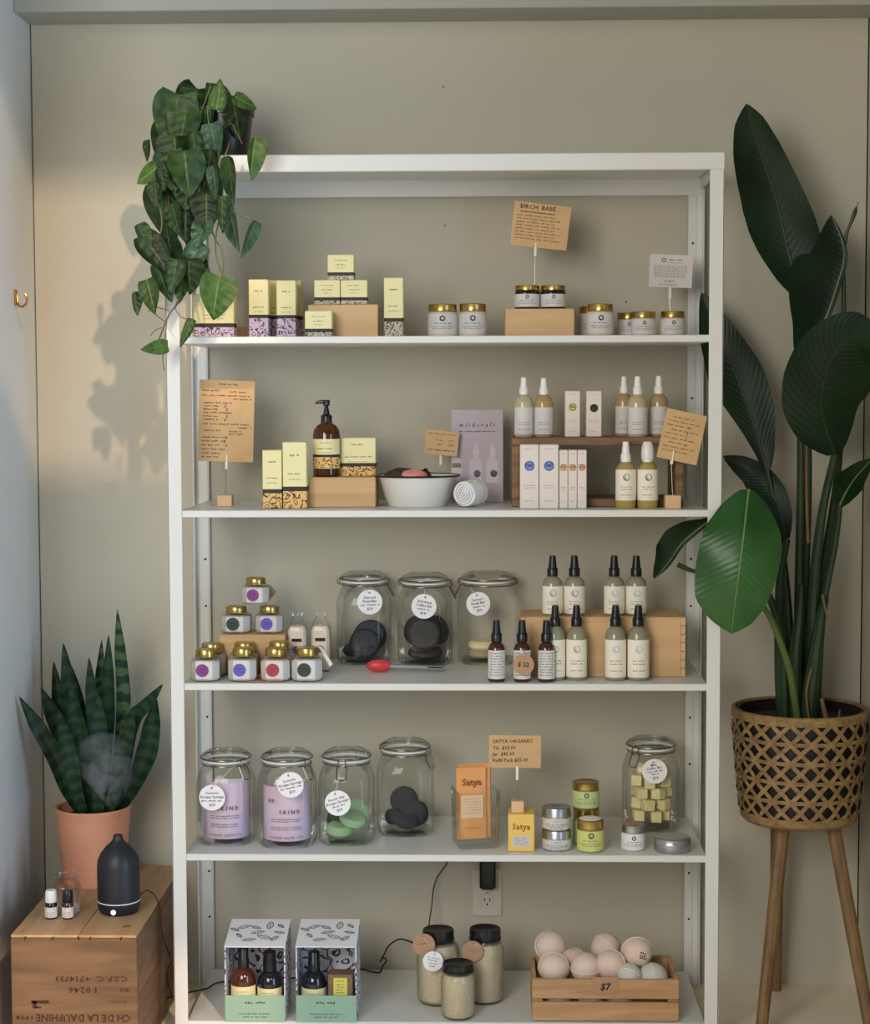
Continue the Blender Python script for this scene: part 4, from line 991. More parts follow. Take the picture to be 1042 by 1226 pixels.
# square vase of orange refill packs
xa = P(538, 1000, .04).x; xb = P(600.5, 1000, .04).x; Yv = .035; wv = (xb-xa)*.84; hv = P(570, 951, Yv).z-z4; zc = z4
t = thing('square_vase', 'square glass vase holding the orange refill packs', 'vase', ((xa+xb)/2, Yv+wv/2+.012, z4), R(12))
m = MB(); ro = [(-1, -1), (1, -1), (1, 1), (-1, 1)]
def sqring(s, z, c=.006): return [(-s+c, -s, z), (s-c, -s, z), (s, -s+c, z), (s, s-c, z), (s-c, s, z), (-s+c, s, z), (-s, s-c, z), (-s, -s+c, z)]
rs = [sqring(wv/2*.88, 0), sqring(wv/2*.92, .003), sqring(wv/2*.97, hv*.5), sqring(wv/2, hv), sqring(wv/2-.003, hv), sqring(wv/2*.97-.003, hv*.5), sqring(wv/2*.92-.003, .010)]
ids = [m.add(r, []) for r in rs]
for k in range(len(ids)-1):
    for j in range(8): m.f.append([ids[k]+j, ids[k]+(j+1) % 8, ids[k+1]+(j+1) % 8, ids[k+1]+j]); m.m.append(0); m.uv.append(None)
m.f += [[ids[0]+j for j in range(8)], [ids[-1]+j for j in range(8)]]; m.m += [0, 0]; m.uv += [None, None]
m.build('vase_wall', GLASSD, t, smooth=20)
ORANGE = mat('orange_pouch', ph(214, 138, 48), .35, var=.12, vscale=18)
ORL = mat('pale_orange_label', ph(206, 172, 130), .5)
def sat(p, w, h): p.text('Satya', 0, h*.80, h*.135, .012, mi=4); p.bar(0, h*.46, w*.76, h*.32, 5); [p.scrawl(-w*.32, w*.32, h*f, h*.014, 1, int(f*99)) for f in (.57, .53, .49, .45, .41, .37)]; p.scrawl(-w*.3, w*.3, h*.16, h*.012, 1, 3)
def opack(label, x0, x1, yt, Y, rz, tilt, txt):
    x, wd, h = fit(x0, x1, yt, Y, z4+.012)
    o = pouch(label, (0, 0, 0, 0, 0), x, Y, wd, h, ORANGE, tilt, rz, 'orange refill packs in the vase', zz=z4+.018)
    if txt:
        b = o.children[0]; p = Print(); sat(p, wd, h); p.put([INK, INKP, INKB, INKM, mat('rust_ink', rgb(120, 58, 16), .7), ORL], b, -.0088)
opack('front orange refill pack with pale label in the square vase', 547, 582.5, 923, .0725, R(11), R(-3), 1)
opack('orange refill pack just behind the front one in the vase', 549.5, 588, 918.5, .086, R(9), R(-4), 0)
opack('hindmost orange refill pack in the square vase', 555.5, 589.5, 921.5, .1015, R(11), R(-4), 0)
def d_satya(p, wd, h):
    a = .04
    for s_, xx, zz, sz in (('SATYA ORGANIC', -.43, .30, .155), ('Tin  $15.00', -.43, .10, .15), ('Jar  $45.00', -.43, -.09, .15), ('Refill Pack $35.00', -.43, -.28, .15)):
        p.text(s_, wd*xx, h*zz, h*sz, .014, 'LEFT', 0, a*.6, .1)
card('price_card', 'kraft card reading satya organic with three prices', [(584.4, 880), (648.4, 880.7), (647.3, 919.5), (586.7, 919)], .10, KRAFTP, d_satya)
# yellow carton, tins, jars
MUST = mat('mustard_card', ph(222, 168, 50), .5)
x, wd, h = fit(609.2, 640.6, 975, .03, z4)
o = carton('mustard_carton', wd, .065, h, [(.5, MUST), (1, MUST)], 'mustard yellow carton reading satya under a wooden block', 'carton', (x, .0635, z4), lines=None, rz=R(-2))
p = Print(); p.text('Satya', 0, h*.66, h*.23, .01, mi=4); p.bar(0, h*.28, wd*.66, h*.3, 5); [p.scrawl(-wd*.27, wd*.27, h*f, h*.03, 3, int(f*90)) for f in (.37, .31, .25, .19)]; p.put([INK, INKP, INKB, INKM, mat('rust_ink', rgb(120, 58, 16), .7), PAPERW], o, -.0329)
c = P(618.8, 928.6, .10); a = P(620, 974, .045)
card_holder('wooden block on the mustard carton holding the satya card', a.x, .052, z4+h+.0004, .027, .026, c.x, c.z, .031)
WHT = mat('milk_white_jar', ph(200, 200, 204), .3)
def tin(label, xa, xb, yt, Y, z, group, lab=True, name='metal_tin', back=.95):
    x, wd, h = fit(xa, xb, yt, Y, z, xb*0+(P(xb, yt, Y).x-P(xa, yt, Y).x)*back); r = wd/2; t = thing(name, label, 'tin', (x, Y+r, z), 0, group)
    m = MB(); m.lathe([(0, 0), (r*.94, 0), (r*.97, .002), (r*.97, h*.62), (0, h*.62)], 36); b = m.build('tin_body', SILV, t)
    m = MB(); m.lathe([(0, h*.6), (r, h*.6), (r, h*.64), (r*.99, h*.66), (r*.99, h*.94), (r*.96, h*.985), (r*.9, h), (r*.87, h-.001), (0, h-.0008)], 36); m.build('lid', SILV, t)
    if lab:
        lo = wedge(r*.97, 1.4, h*.08, h*.55).build('paper_label', LABELW, t); p = Print(); [p.scrawl(-r*ww, r*ww, h*f, h*.045, 1, int(f*50)) for f, ww in ((.44, .3), (.3, .85), (.22, .8), (.15, .5))]; p.put([INK, INKP], lo, cyl=r*.97+.0009)
    return t, x, r, h
t_, x_, r_, h_ = tin('lower silver tin of the stack of two', 649.8, 685.3, 996, .03, z4, 'stacked silver tins', back=0.)
t2, x2, r2, h2 = tin('upper silver tin of the stack of two, price on its lid', 649.5, 685, 961.5, .03, z4+h_+.0004, 'stacked silver tins')
p = Print(); p.text('$ 15', 0, 0, .011, .03); p.put([INK], t2.children[1], xf=Matrix.Translation((0, 0, h2+.0008)) @ Matrix.Rotation(-PI/2, 4, 'X'))
GREENJ = mat('green_jar_label', ph(166, 180, 112), .5); LIMEJ = mat('lime_jar_label', ph(178, 182, 84), .5); CANDG = mat('green_balm', ph(150, 160, 110), .4)
GG4 = 'green jars with gold lids on the fourth shelf'
def gj(label, xa, xb, yt, Y, z, m_, seed, back=.058):
    x, wd, h = fit(xa, xb, yt, Y, z, back); return round_jar('green_jar', label, x, Y+wd/2, z, wd/2, h, .28, CANDG, group=GG4, lab=(.08, .95), labm=m_, mark=1, seed=seed), h
g1, h1 = gj('lower green jar of the pair stacked behind the lime jar', 686.5, 719.5, 970, .085, z4, GREENJ, 3, 0.)
g2, _ = gj('upper green jar stacked on another jar', 686, 719.3, 932, .085, z4+h1+.0006, GREENJ, 4)
g3, h3 = gj('lime green jar standing in front with paper over its gold lid', 691.7, 724.6, 976.5, .02, z4, LIMEJ, 5)
m = MB(); m.lathe([(0, 0), (.024, -.0006), (.0245, .0003), (.015, .0028), (0, .004)], 24); m.build('paper_cover', LABELC, g3, (.0, 0, h3+.0008))
x, wd, h = fit(745.2, 773.6, 983, .035, z4, .046); t = round_jar('white_jar', 'small white jar with kraft topped lid before the jar of cubes', x, .035+wd/2, z4, wd/2, h, .3, WHT, lidm=SILV, lab=(.1, .9), labm=WHT, mark=1, seed=8)
m = MB(); m.lathe([(0, 0), (wd*.4, 0), (wd*.4, .0008), (0, .0008)], 28); m.build('kraft_top', KTAG, t, (0, 0, h+.0004))
t, x, r, h = tin('wide low silver tin at the right end of the fourth shelf', 784.8, 830.3, 996.3, .012, z4, None, False, 'wide_tin')
m = MB(); m.lathe([(0, 0), (r*.82, 0), (r*.82, .0006), (0, .0006)], 36); m.build('lid_label', mat('grey_paper', ph(150, 146, 136), .6), t, (0, 0, h-.0002))

# ------------------------------------------------------------------ bottom shelf
z5 = ZS[4]+.0005
MINT = mat('mint_card', ph(120, 154, 132), .55)
LAB3 = mat('pale_yellow_label', ph(196, 188, 136), .5); NAVYG = mat('dark_navy_glass', rgb(24, 26, 38), .08, spec=.7)
COCOA = mat('brown_print_box', ph(120, 88, 66), .6, var=.3, vscale=70); YLAB = mat('yellow_label', ph(186, 176, 40), .5)
def gift(label, xa, xb, ytf, ytb, inner, group, seed):
    Yf = .0; x, wd, hf = fit(xa, xb, ytf, Yf, z5); d_ = .125
    zb_ = hf
    t = thing('gift_box', label, 'gift box', (x, Yf, z5), 0, group); th = .0022
    hm = P((xa+xb)/2, 1192, Yf).z-z5
    m = MB(); m.box((0, th/2, hm/2), (wd, th, hm), .0005); b = m.build('mint_front', MINT, t, smooth=0)
    p = Print(); p.scrawl(-wd*.17, wd*.17, hm*.72, hm*.1, 3, seed); p.scrawl(-wd*.27, wd*.27, hm*.3, hm*.05, 3, seed+1); p.scrawl(-wd*.2, wd*.2, hm*.18, hm*.05, 3, seed+2); p.put([INK, INKP, INKB, INKM], b, -.0004)
    m = MB(); m.box((0, d_-th/2, (hf+.022)/2), (wd-2*th-.0004, th, hf+.022-.0015), .0004); m.build('back_wall', FWHT, t, smooth=0)
    for s in (-1, 1):
        m = MB(); q_ = [(.0026, .0005), (d_, .0005), (d_, hf+.0225), (.0026, hf-.001)]; m.add([(s*wd/2-(th if s > 0 else 0)+dx_, y_, z_) for dx_ in (0, th) for y_, z_ in q_], [(0, 1, 2, 3), (7, 6, 5, 4)]+[(i, (i+1) % 4, 4+(i+1) % 4, 4+i) for i in range(4)]); m.build('side_wall', FWHT, t, smooth=0)
    rise = .024; la = math.atan2(rise, d_); m = MB(); m.box((0, d_/2/math.cos(la), 0), (wd+.001, d_/math.cos(la)+.002, th), .0005); lid_ = m.build('lid', mat('white_gift_card', ph(205, 205, 216), .5), t, (0, -.001, hf+.0005), (la, 0, 0), smooth=0)
    p = Print(); rn_ = random.Random(seed)
    for fx, fy, L_, a_ in ((-.25, .72, .030, .5), (-.05, .70, .026, 2.6), (.12, .35, .036, -.5), (.30, .30, .026, .9), (-.30, .40, .022, -1.), (-.12, .25, .030, .2), (.18, .78, .034, 1.5), (.36, .76, .022, 2.2), (-.40, .62, .024, -.6), (.0, .52, .03, .3), (.36, .52, .024, -.3)):
        for s_ in (-1, 1):
            prev = None
            for q in range(7):
                f = q/6; u = (f-.5)*L_; v = s_*math.sin(PI*f)*L_*.2
                pt_ = (fx*wd+u*math.cos(a_)-v*math.sin(a_), fy*d_+u*math.sin(a_)+v*math.cos(a_))
                if prev: p.bar((pt_[0]+prev[0])/2, (pt_[1]+prev[1])/2, math.hypot(pt_[0]-prev[0], pt_[1]-prev[1])*1.1, .0021, 0, math.atan2(pt_[1]-prev[1], pt_[0]-prev[0]))
                prev = pt_
        for q in (-.22, 0, .2): p.bar(fx*wd+q*L_*math.cos(a_), fy*d_+q*L_*math.sin(a_), L_*.22, .0022, 0, a_+.7)
    p.put([INKM], lid_, 0, xf=Matrix.Translation((0, 0, th/2+.0003)) @ Matrix.Rotation(-PI/2, 4, 'X'))
    m = MB(); m.box((0, d_/2, th/2), (wd-2*th-.0006, d_-2*th-.0006, th), 0); m.build('bottom', FWHT, t, smooth=0)
    return t, x, wd, hf, d_
gg = 'gift boxes on the bottom shelf'
b1 = gift('left gift box holding two capped bottles', 268.6, 341, 1134, 1099, None, gg, 3)
b2 = gift('right gift box holding a dark bottle and a brown soap box', 354, 426.5, 1134, 1099, None, gg, 13)
def gbottle(label, x, wd, h, mt, seed, capn=.45):
    r = wd/2; t = thing('gift_bottle', label, 'bottle', (x, .010+r, z5+.003), 0, 'bottles in the gift boxes'); H = h*.70
    m = MB(); m.lathe([(0, .001), (r*.9, 0), (r, .004), (r, H*.72), (r*.92, H*.85), (r*.7, H*.95), (r*.4, H), (r*.4, H+.004), (0, H+.004)], 28); m.build('body', mt, t)
    m = MB(); c = r*capn; m.lathe([(0, H), (c, H), (c, H+.02), (c*.9, H+.022), (c*.9, h-.002), (c*.8, h), (0, h)], 24); m.build('cap', BLK, t)
    lo = wedge(r, 1.3, H*.08, H*.66).build('paper_label', LAB3, t); p = Print(); p.scrawl(-r*.5, r*.5, H*.56, H*.02, 1, seed); p.scrawl(-r*.6, r*.6, H*.43, H*.03, 1, seed+1); p.scrawl(-r*.6, r*.6, H*.3, H*.02, 1, seed+3); p.put([INK, INKP], lo, cyl=r+.0009)
hh = b1[3]-.012
gbottle('amber bottle with black cap at the left inside the left gift box', b1[1]-.0295, .055, hh*.985, AMBER, 1)
gbottle('dark bottle with black cap at the right inside the left gift box', b1[1]+.0285, .055, hh*.93, NAVYG, 5, .55)
gbottle('dark bottle with black cap inside the right gift box', b2[1]-.0295, .055, hh*.93, NAVYG, 9, .5)
x = b2[1]+.030; m = MB(); hb_ = .098; m.box((0, 0, hb_/2), (.054, .04, hb_), .001); o = tag(m.build('soap_carton', COCOA, None, (x, .032, z5+.003)), 'brown printed soap carton with yellow label inside the right gift box', 'carton')
m = MB(); m.box((0, -.0206, hb_*.72), (.030, .0008, hb_*.42), .0002); l_ = m.build('yellow_label', YLAB, o); p = Print(); [p.scrawl(-.008, .008, hb_*f, .002, 1, int(f*90)) for f in (.86, .78, .72, .66, .6)]; p.put([INK, INKM], l_, -.0214)
# mason jars of bath salt
OATS = mat('beige_oat_salt', ph(192, 176, 144), .8, bump=.7, bscale=450, var=.2, vscale=180)
def mason(label, xa, xb, yt, yb, lidpx, Y=None):
    Y = G((xa+xb)/2, yb, z5).y if Y is None else Y; x, wd, h = fit(xa, xb, yt, Y+.03, z5, .05); r = wd/2; lr = (P(xa+lidpx/2, yt, Y+.03).x-P(xa-lidpx/2, yt, Y+.03).x)/2
    t = thing('mason_jar', label, 'jar', (x, Y+r, z5), 0, 'black lidded jars of bath salt')
    m = MB(); m.lathe([(0, .002), (r*.84, 0), (r*.96, .006), (r, .016), (r, h*.68), (r*.97, h*.75), (r*.86, h*.81), (lr*.94, h*.85), (lr*.94, h*.9)], 32); m.build('jar_body', GLASSD, t)
    m = MB(); m.lathe([(0, .004), (r*.84, .005), (r*.95, .012), (r*.955, h*.67), (r*.92, h*.74), (r*.8, h*.8), (0, h*.815)], 32); m.build('salt_fill', OATS, t)
    m = MB(); z0 = h*.85; m.lathe([(0, z0), (lr, z0), (lr*1.03, z0+.001), (lr*1.03, z0+.004), (lr, z0+.005), (lr*1.0, h-.006), (lr*.97, h-.001), (lr*.93, h), (lr*.88, h-.0012), (0, h-.0012)], 36); m.build('lid', BLK, t)
    return t, x, Y+r, r, h
mj1 = mason('left rear jar of oat coloured bath salt with black lid', 498.5, 551, 1107, 1207, 38)
mj2 = mason('right rear jar of oat coloured bath salt with black lid', 558, 604, 1105, 1205, 38)
mj3 = mason('front smallest jar of oat coloured bath salt with black lid', 527.8, 569, 1145, 1224, 38, .004)
price_tag('round kraft tag hanging on the left rear salt jar', 507.7, 1131, 13.4, mj1[2]-mj1[3]-.006, [('~.5', 0, .1, .1, 0)], R(8), KTAG, neck=(mj1[1]-.012, mj1[2]-mj1[3]*.75, z5+mj1[4]*.84), group='tags on the bath salt jars')
price_tag('round white tag hanging between the salt jars', 518.6, 1151, 12.2, mj1[2]-mj1[3]-.022, [('~.6', 0, .35, .1, 0), ('~.6', 0, .1, .1, 0), ('~.4', 0, -.2, .1, 0), ('~.3', 0, -.5, .12, 0)], R(-12), TAGW, neck=(mj1[1]-.008, mj1[2]-mj1[3]*.8, z5+mj1[4]*.82), group='tags on the bath salt jars')
price_tag('round kraft tag hanging on the right rear salt jar', 565.8, 1139, 12.8, mj2[2]-mj2[3]-.006, [('~.4', 0, .1, .1, 0)], R(-6), KTAG, neck=(mj2[1]-.012, mj2[2]-mj2[3]*.75, z5+mj2[4]*.84), group='tags on the bath salt jars')
# slatted crate with bath bombs
CRW = wood('pine_slat_wood', ph(176, 134, 86), ph(156, 114, 68), 4., (1.2, 12, 12))
Yf = .012; xl = P(637.5, 1200, Yf).x; xr = P(813, 1200, Yf).x; hc = P(725, 1173, Yf).z-z5; dC = .175; W_ = (xr-xl)/2; th = .009
t = thing('slatted_crate', 'small pine slatted crate full of bath bombs at the right of the bottom shelf', 'crate', ((xl+xr)/2, Yf, z5))
for yy, nm in ((th/2, 'front'), (dC-th/2, 'rear')):
    for z0, z1_ in ((.002, hc*.46), (hc*.545, hc)):
        m = MB(); m.box((0, yy, (z0+z1_)/2), (2*W_, th, z1_-z0), .001); m.build('slat', CRW, t)
    for s in (-1, 1):
        m = MB(); m.box((s*(W_-.012), yy+(th if nm == 'front' else -th)*.98, hc/2), (.022, th*.9, hc-.003), .001); m.build('corner_post', CRW, t)
for s in (-1, 1):
    for z0, z1_ in ((.002, hc*.46), (hc*.545, hc)):
        m = MB(); m.box((s*(W_-th/2), dC/2, (z0+z1_)/2), (th, dC-2*th-.0005, z1_-z0), .001); m.build('slat', CRW, t)
m = MB(); m.box((0, dC/2, .006), (2*W_-2*th-.0006, dC-2*th-.0006, .006), .0005); m.build('bottom', CRW, t)
o = loose_tag('price_label', 'kraft price tag reading $7 on the front slat of the bath bomb crate', [(709, 1170), (740, 1170), (740.5, 1186), (733, 1189), (716, 1189), (709.5, 1186)], Yf-.0016, KTAG, group='kraft price tags')
p = Print(); p.text('$7', 0, .0, .021, .018, shear=.1); p.put([INK], o, -.0012)
BOMB = mat('blush_bath_bomb', ph(205, 180, 164), .6, var=.08, vscale=30, bump=.25, bscale=300); BOMBW = mat('white_bath_bomb', ph(182, 182, 172), .6, var=.06, vscale=30, bump=.25, bscale=300)
WRAP = mat('clear_wrap_line', ph(215, 205, 198), .2)
bombs = [(659.5, 1133, 18.8, .15, 0, 'blush bath bomb with a wrap seam high at the rear left of the crate'), (663, 1158.5, 18.5, .075, 0, 'blush bath bomb at the front left corner of the crate'), (686.5, 1153, 17.5, .135, 0, 'blush bath bomb half hidden behind the front pair'),
         (701.5, 1158.5, 18.3, .075, 0, 'blush bath bomb with a diagonal seam, second along the crate front'), (725.5, 1134.5, 18, .155, 0, 'blush bath bomb at the rear middle of the crate'), (731.5, 1155, 18.5, .075, 0, 'blush bath bomb with plain face above the price tag'),
         (762.5, 1139.5, 19, .105, 0, 'blush bath bomb with printed seal at the right of the pile'), (753.5, 1168, 15, .055, 1, 'pale bath bomb low between the two right ones'), (782, 1171, 18.3, .07, 1, 'white bath bomb with dark mark at the right end of the crate')]
low = [(-.105, .05), (-.055, .06), (-.005, .05), (.045, .06), (.10, .06), (-.10, .13), (-.04, .13), (.03, .13), (.10, .13)]
def bomb(label, c, r, mt, mark, seam):
    t = thing('bath_bomb', label, 'bath bomb', c, 0, 'bath bombs in the slatted crate'); m = MB(); m.sphere((0, 0, 0), r, 28, 18); m.build('ball', mt, t)
    m = MB(); m.tube([((r+.0004)*math.cos(2*PI*k/40), (r+.0004)*math.sin(2*PI*k/40), 0) for k in range(41)], .0008, 6, cap=False); m.build('wrap_seam', WRAP, t, rot=seam)
    if mark:
        p = Print(); p.scrawl(-r*.32, r*.32, r*.16, r*.14, 0, 3); p.scrawl(-r*.32, r*.32, -.0*r, r*.14, 0, 4); p.scrawl(-r*.25, r*.25, -r*.16, r*.14, 0, 5)
        for v in p.mb.v: v.y = -math.sqrt(max(0, (r+.0006)**2-v.x**2-v.z**2))
        p.put([INKM], t, None) if 0 else p.mb.build('seal_print', [INKM], t, rot=(0, R(20), R(22)), smooth=0, recalc=False)
for k, (bx, by, br, Y, w_, lb) in enumerate(bombs):
    c = P(bx, by, Y); r = (P(bx+br, by, Y)-c).length
    bomb(lb, c, r, BOMBW if w_ else BOMB, lb.find('seal') > 0 or lb.find('dark mark') > 0, (R(60+37*k), R(20+53*k), 0))
fl = [(-.100, .062, 'front left'), (-.030, .062, 'front middle left'), (.036, .062, 'front middle right')]
for k, (dx, Y, nm) in enumerate(fl):
    bomb('bottom layer bath bomb at the %s of the slatted crate' % nm, ((xl+xr)/2+dx, Yf+Y-.01, z5+.0115+.029), .029, BOMBW if k in (1, 2) else BOMB, 0, (R(40*k), R(30), 0))

# wall outlet, adapter and leads
YW_ = YW
OUTM = mat('outlet_plastic', ph(176, 170, 156), .4)
c = P(583.5, 1068, YW_); t = thing('wall_outlet', 'white duplex wall outlet under the fourth shelf', 'outlet', (c.x, YW_, c.z), 0)
m = MB(); m.box((0, -.003, 0), (.070, .006, .114), .0022); m.build('cover_plate', OUTM, t)
for s in (-1, 1):
    m = MB(); m.lathe([(0, 0), (.0165, 0), (.0165, .0018), (.0155, .0025), (0, .0025)], 28, (0, 0, 0)); m.v = [Vector((v.x, -v.z-.0058, max(-.0125, min(.0125, v.y)))) for v in m.v]; f = m.build('socket_face', OUTM, t, (0, 0, s*.0195))
    for dx in (-.0062, .0062):
        q = MB(); q.box((dx, -.0084, .003), (.0022, .0006, .0085), 0); q.build('slot', GAP, f)
    q = MB(); q.lathe([(0, 0), (.0024, 0), (.0024, .0006), (0, .0006)], 12); q.v = [Vector((v.x, -v.z-.0081, v.y-.0075)) for v in q.v]; q.build('ground_hole', GAP, f)
m = MB(); m.lathe([(0, 0), (.003, 0), (.003, .001), (0, .0012)], 12); m.v = [Vector((v.x, -v.z-.006, v.y)) for v in m.v]; m.build('screw', SILV, t)
c = P(584, 1046, YW_-.03); m = MB(); m.box((0, 0, 0), (.038, .036, .072), .006); tag(m.build('power_adapter', BLK, None, (c.x, YW_-.0095-.0185, c.z)), 'black plug-in power adapter in the upper socket of the outlet', 'adapter')
def cord(name, label, pts, r, mt, group=None, sub=6):
    pts = [Vector(p) for p in pts]; out = []
    n = len(pts)
    for i in range(n-1):
        p0, p1, p2, p3 = pts[max(0, i-1)], pts[i], pts[i+1], pts[min(n-1, i+2)]
        for k in range(sub):
            t = k/sub; out.append(.5*((2*p1)+(p2-p0)*t+(2*p0-5*p1+4*p2-p3)*t*t+(3*p1-p0-3*p2+p3)*t**3))
    out.append(pts[-1]); c = pts[0].copy()
    m = MB(); m.tube([p-c for p in out], r, 7); return tag(m.build(name, mt, None, c), label, 'cord', group)
CORDM = mat('black_cord', rgb(24, 20, 20), .5); CORDB = mat('brown_cord', rgb(48, 28, 22), .5)
zc_ = z5+.0025
cord('hanging_cord', 'thin black cord hanging down the wall from the shelf above to the salt jars', [P(538, 1022, .36), P(535, 1034, .36), P(524, 1050, .36), P(519, 1066, .35), P(517, 1085, .33), P(514, 1106, .31), P(512.5, 1125, .29)], .0016, CORDM)
def gz(x, y, dz=.0015): p = G(x, y, zc_); return Vector((p.x, min(max(p.y, .02), .35), zc_+dz))
cord('lamp_cord', 'black cord trailing over the bottom shelf behind the gift boxes to the salt jars', [gz(200, 1196), gz(226, 1189), gz(248, 1184), gz(268, 1176), gz(345, 1172), gz(400, 1168), gz(430, 1160.5), gz(445, 1164), gz(455, 1165)]+[P(458, 1157, .315), P(463, 1150, .315), P(459, 1147, .31), P(455, 1152, .30), P(460, 1143, .315), P(466, 1132, .315), P(478, 1124.5, .31), P(490, 1127, .30), P(500, 1132, .28)], .0019, CORDM)

# ------------------------------------------------------------------ left corner: wine crate and what stands on it
WCR = wood('wine_crate_shaded_wood', ph(110, 78, 44), ph(88, 60, 32), 3., (1.3, 1.3, 11), .7)  # front and sides darkened: the shade of their facing put into the colour
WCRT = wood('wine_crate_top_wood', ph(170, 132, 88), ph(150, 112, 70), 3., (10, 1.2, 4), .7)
Yw = -.196; a = P(12.5, 1120.5, Yw); b = P(163.5, 1118.5, Yw); zw_ = (a.z+b.z)/2; xl, xr = a.x, b.x; wc = xr-xl; dc = .555; xm = (xl+xr)/2
t = thing('wine_crate', 'wooden wine crate turned upside down in the left corner', 'crate', (xm, Yw, 0))
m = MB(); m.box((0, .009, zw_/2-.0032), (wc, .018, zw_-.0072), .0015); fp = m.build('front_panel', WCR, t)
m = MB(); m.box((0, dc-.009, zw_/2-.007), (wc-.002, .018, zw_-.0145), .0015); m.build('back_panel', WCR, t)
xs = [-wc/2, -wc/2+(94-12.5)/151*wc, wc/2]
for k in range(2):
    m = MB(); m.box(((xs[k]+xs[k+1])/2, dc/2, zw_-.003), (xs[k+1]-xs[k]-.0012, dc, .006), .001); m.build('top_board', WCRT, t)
for s in (-1, 1):
    for k, (z0, z1_) in enumerate(((.002, .075), (.077, .15), (.152, zw_-.0068))):
        if z1_-z0 < .01: continue
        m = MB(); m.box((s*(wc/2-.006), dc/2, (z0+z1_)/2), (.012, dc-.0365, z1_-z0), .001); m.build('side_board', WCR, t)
m = MB(); kc = G(152, 1109, zw_); m.lathe([(0, 0), (.010, 0), (.009, .0004), (0, .0004)], 20); m.build('knot', mat('wood_knot', ph(110, 84, 52), .7), t, (kc.x-xm, kc.y-Yw, zw_-.0002))
m = MB()
for px, rr in ((30, .3), (63, .6), (94, -.5), (108, .4), (145, .3)):
    q = P(px, 1119.5, Yw); m.box((q.x-xm, -.0004, zw_-.007), (.0022, .001, .008), 0, rot=(0, rr, 0))
m.build('nail_marks', GAP, t)
RBR = mat('stencil_ink', rgb(70, 34, 22), .8)
p = Print()
def stamp(s_, x0, x1, y, hpx, bold=.02):
    A = P(x0, y, Yw); B = P(x1, y, Yw); vs, _ = glyphs(s_, 1, bold); wn = max(v[0] for v in vs)-min(v[0] for v in vs)
    hh = hpx/590.; sz = hh/.72; p.text(s_, (A.x+B.x)/2-xm, A.z, sz, bold, rot=PI, squeeze=1)
    k = ((B.x-A.x)/(wn*sz))
    cx = (A.x+B.x)/2-xm; n0 = stamp.n
    for v in p.mb.v[n0:]: v.x = cx+(v.x-cx)*k
    stamp.n = len(p.mb.v)
stamp.n = 0
stamp('C.S.P.C.  +714733', 66, 153, 1171.5, 6.5); stamp('I 0246', 82, 116, 1185, 7.5); stamp('RO', 143, 154, 1185, 5)
stamp('CH DE LA DAUPHINE', 43, 157, 1218, 9.5); stamp('1998', 20, 40, 1218, 5.5); stamp('domaine', 130, 152, 1199.5, 4, 0)
for x0, y0, w_, h_ in ((48, 1199.5, 22, 4), (41.5, 1203, 5, 9), (46, 1206, 7, 2.4)):
    q = P(x0, y0, Yw); p.bar(q.x-xm, q.z, w_/590, h_/590)
p.put([RBR], fp, -.0004)

zt_ = zw_+.0004
TERR = mat('terracotta', ph(196, 128, 92), .75, var=.1, vscale=12, bump=.06, bscale=200); SOIL = mat('potting_soil', rgb(44, 34, 28), 1., bump=.8, bscale=120)
Yp = .215; x, wd, _ = fit(66.5, 157, 963, Yp, zt_); hp = P(112, 964, Yp).z-zt_; rp_ = wd/2
sp = thing('snake_plant', 'upright snake plant with banded dark blades in a terracotta pot', 'plant', (x, Yp, zt_))
m = MB(); m.lathe([(0, 0), (rp_*.78, 0), (rp_*.8, .004), (rp_*.95, hp*.8), (rp_*.97, hp-.01), (rp_, hp-.006), (rp_, hp-.001), (rp_*.97, hp), (rp_*.92, hp-.002), (rp_*.9, hp-.03), (0, hp-.034)], 48); m.build('pot', TERR, sp)
m = MB(); m.lathe([(rp_*.9, hp-.026), (rp_*.5, hp-.02), (0, hp-.016)], 28); m.build('soil', SOIL, sp)
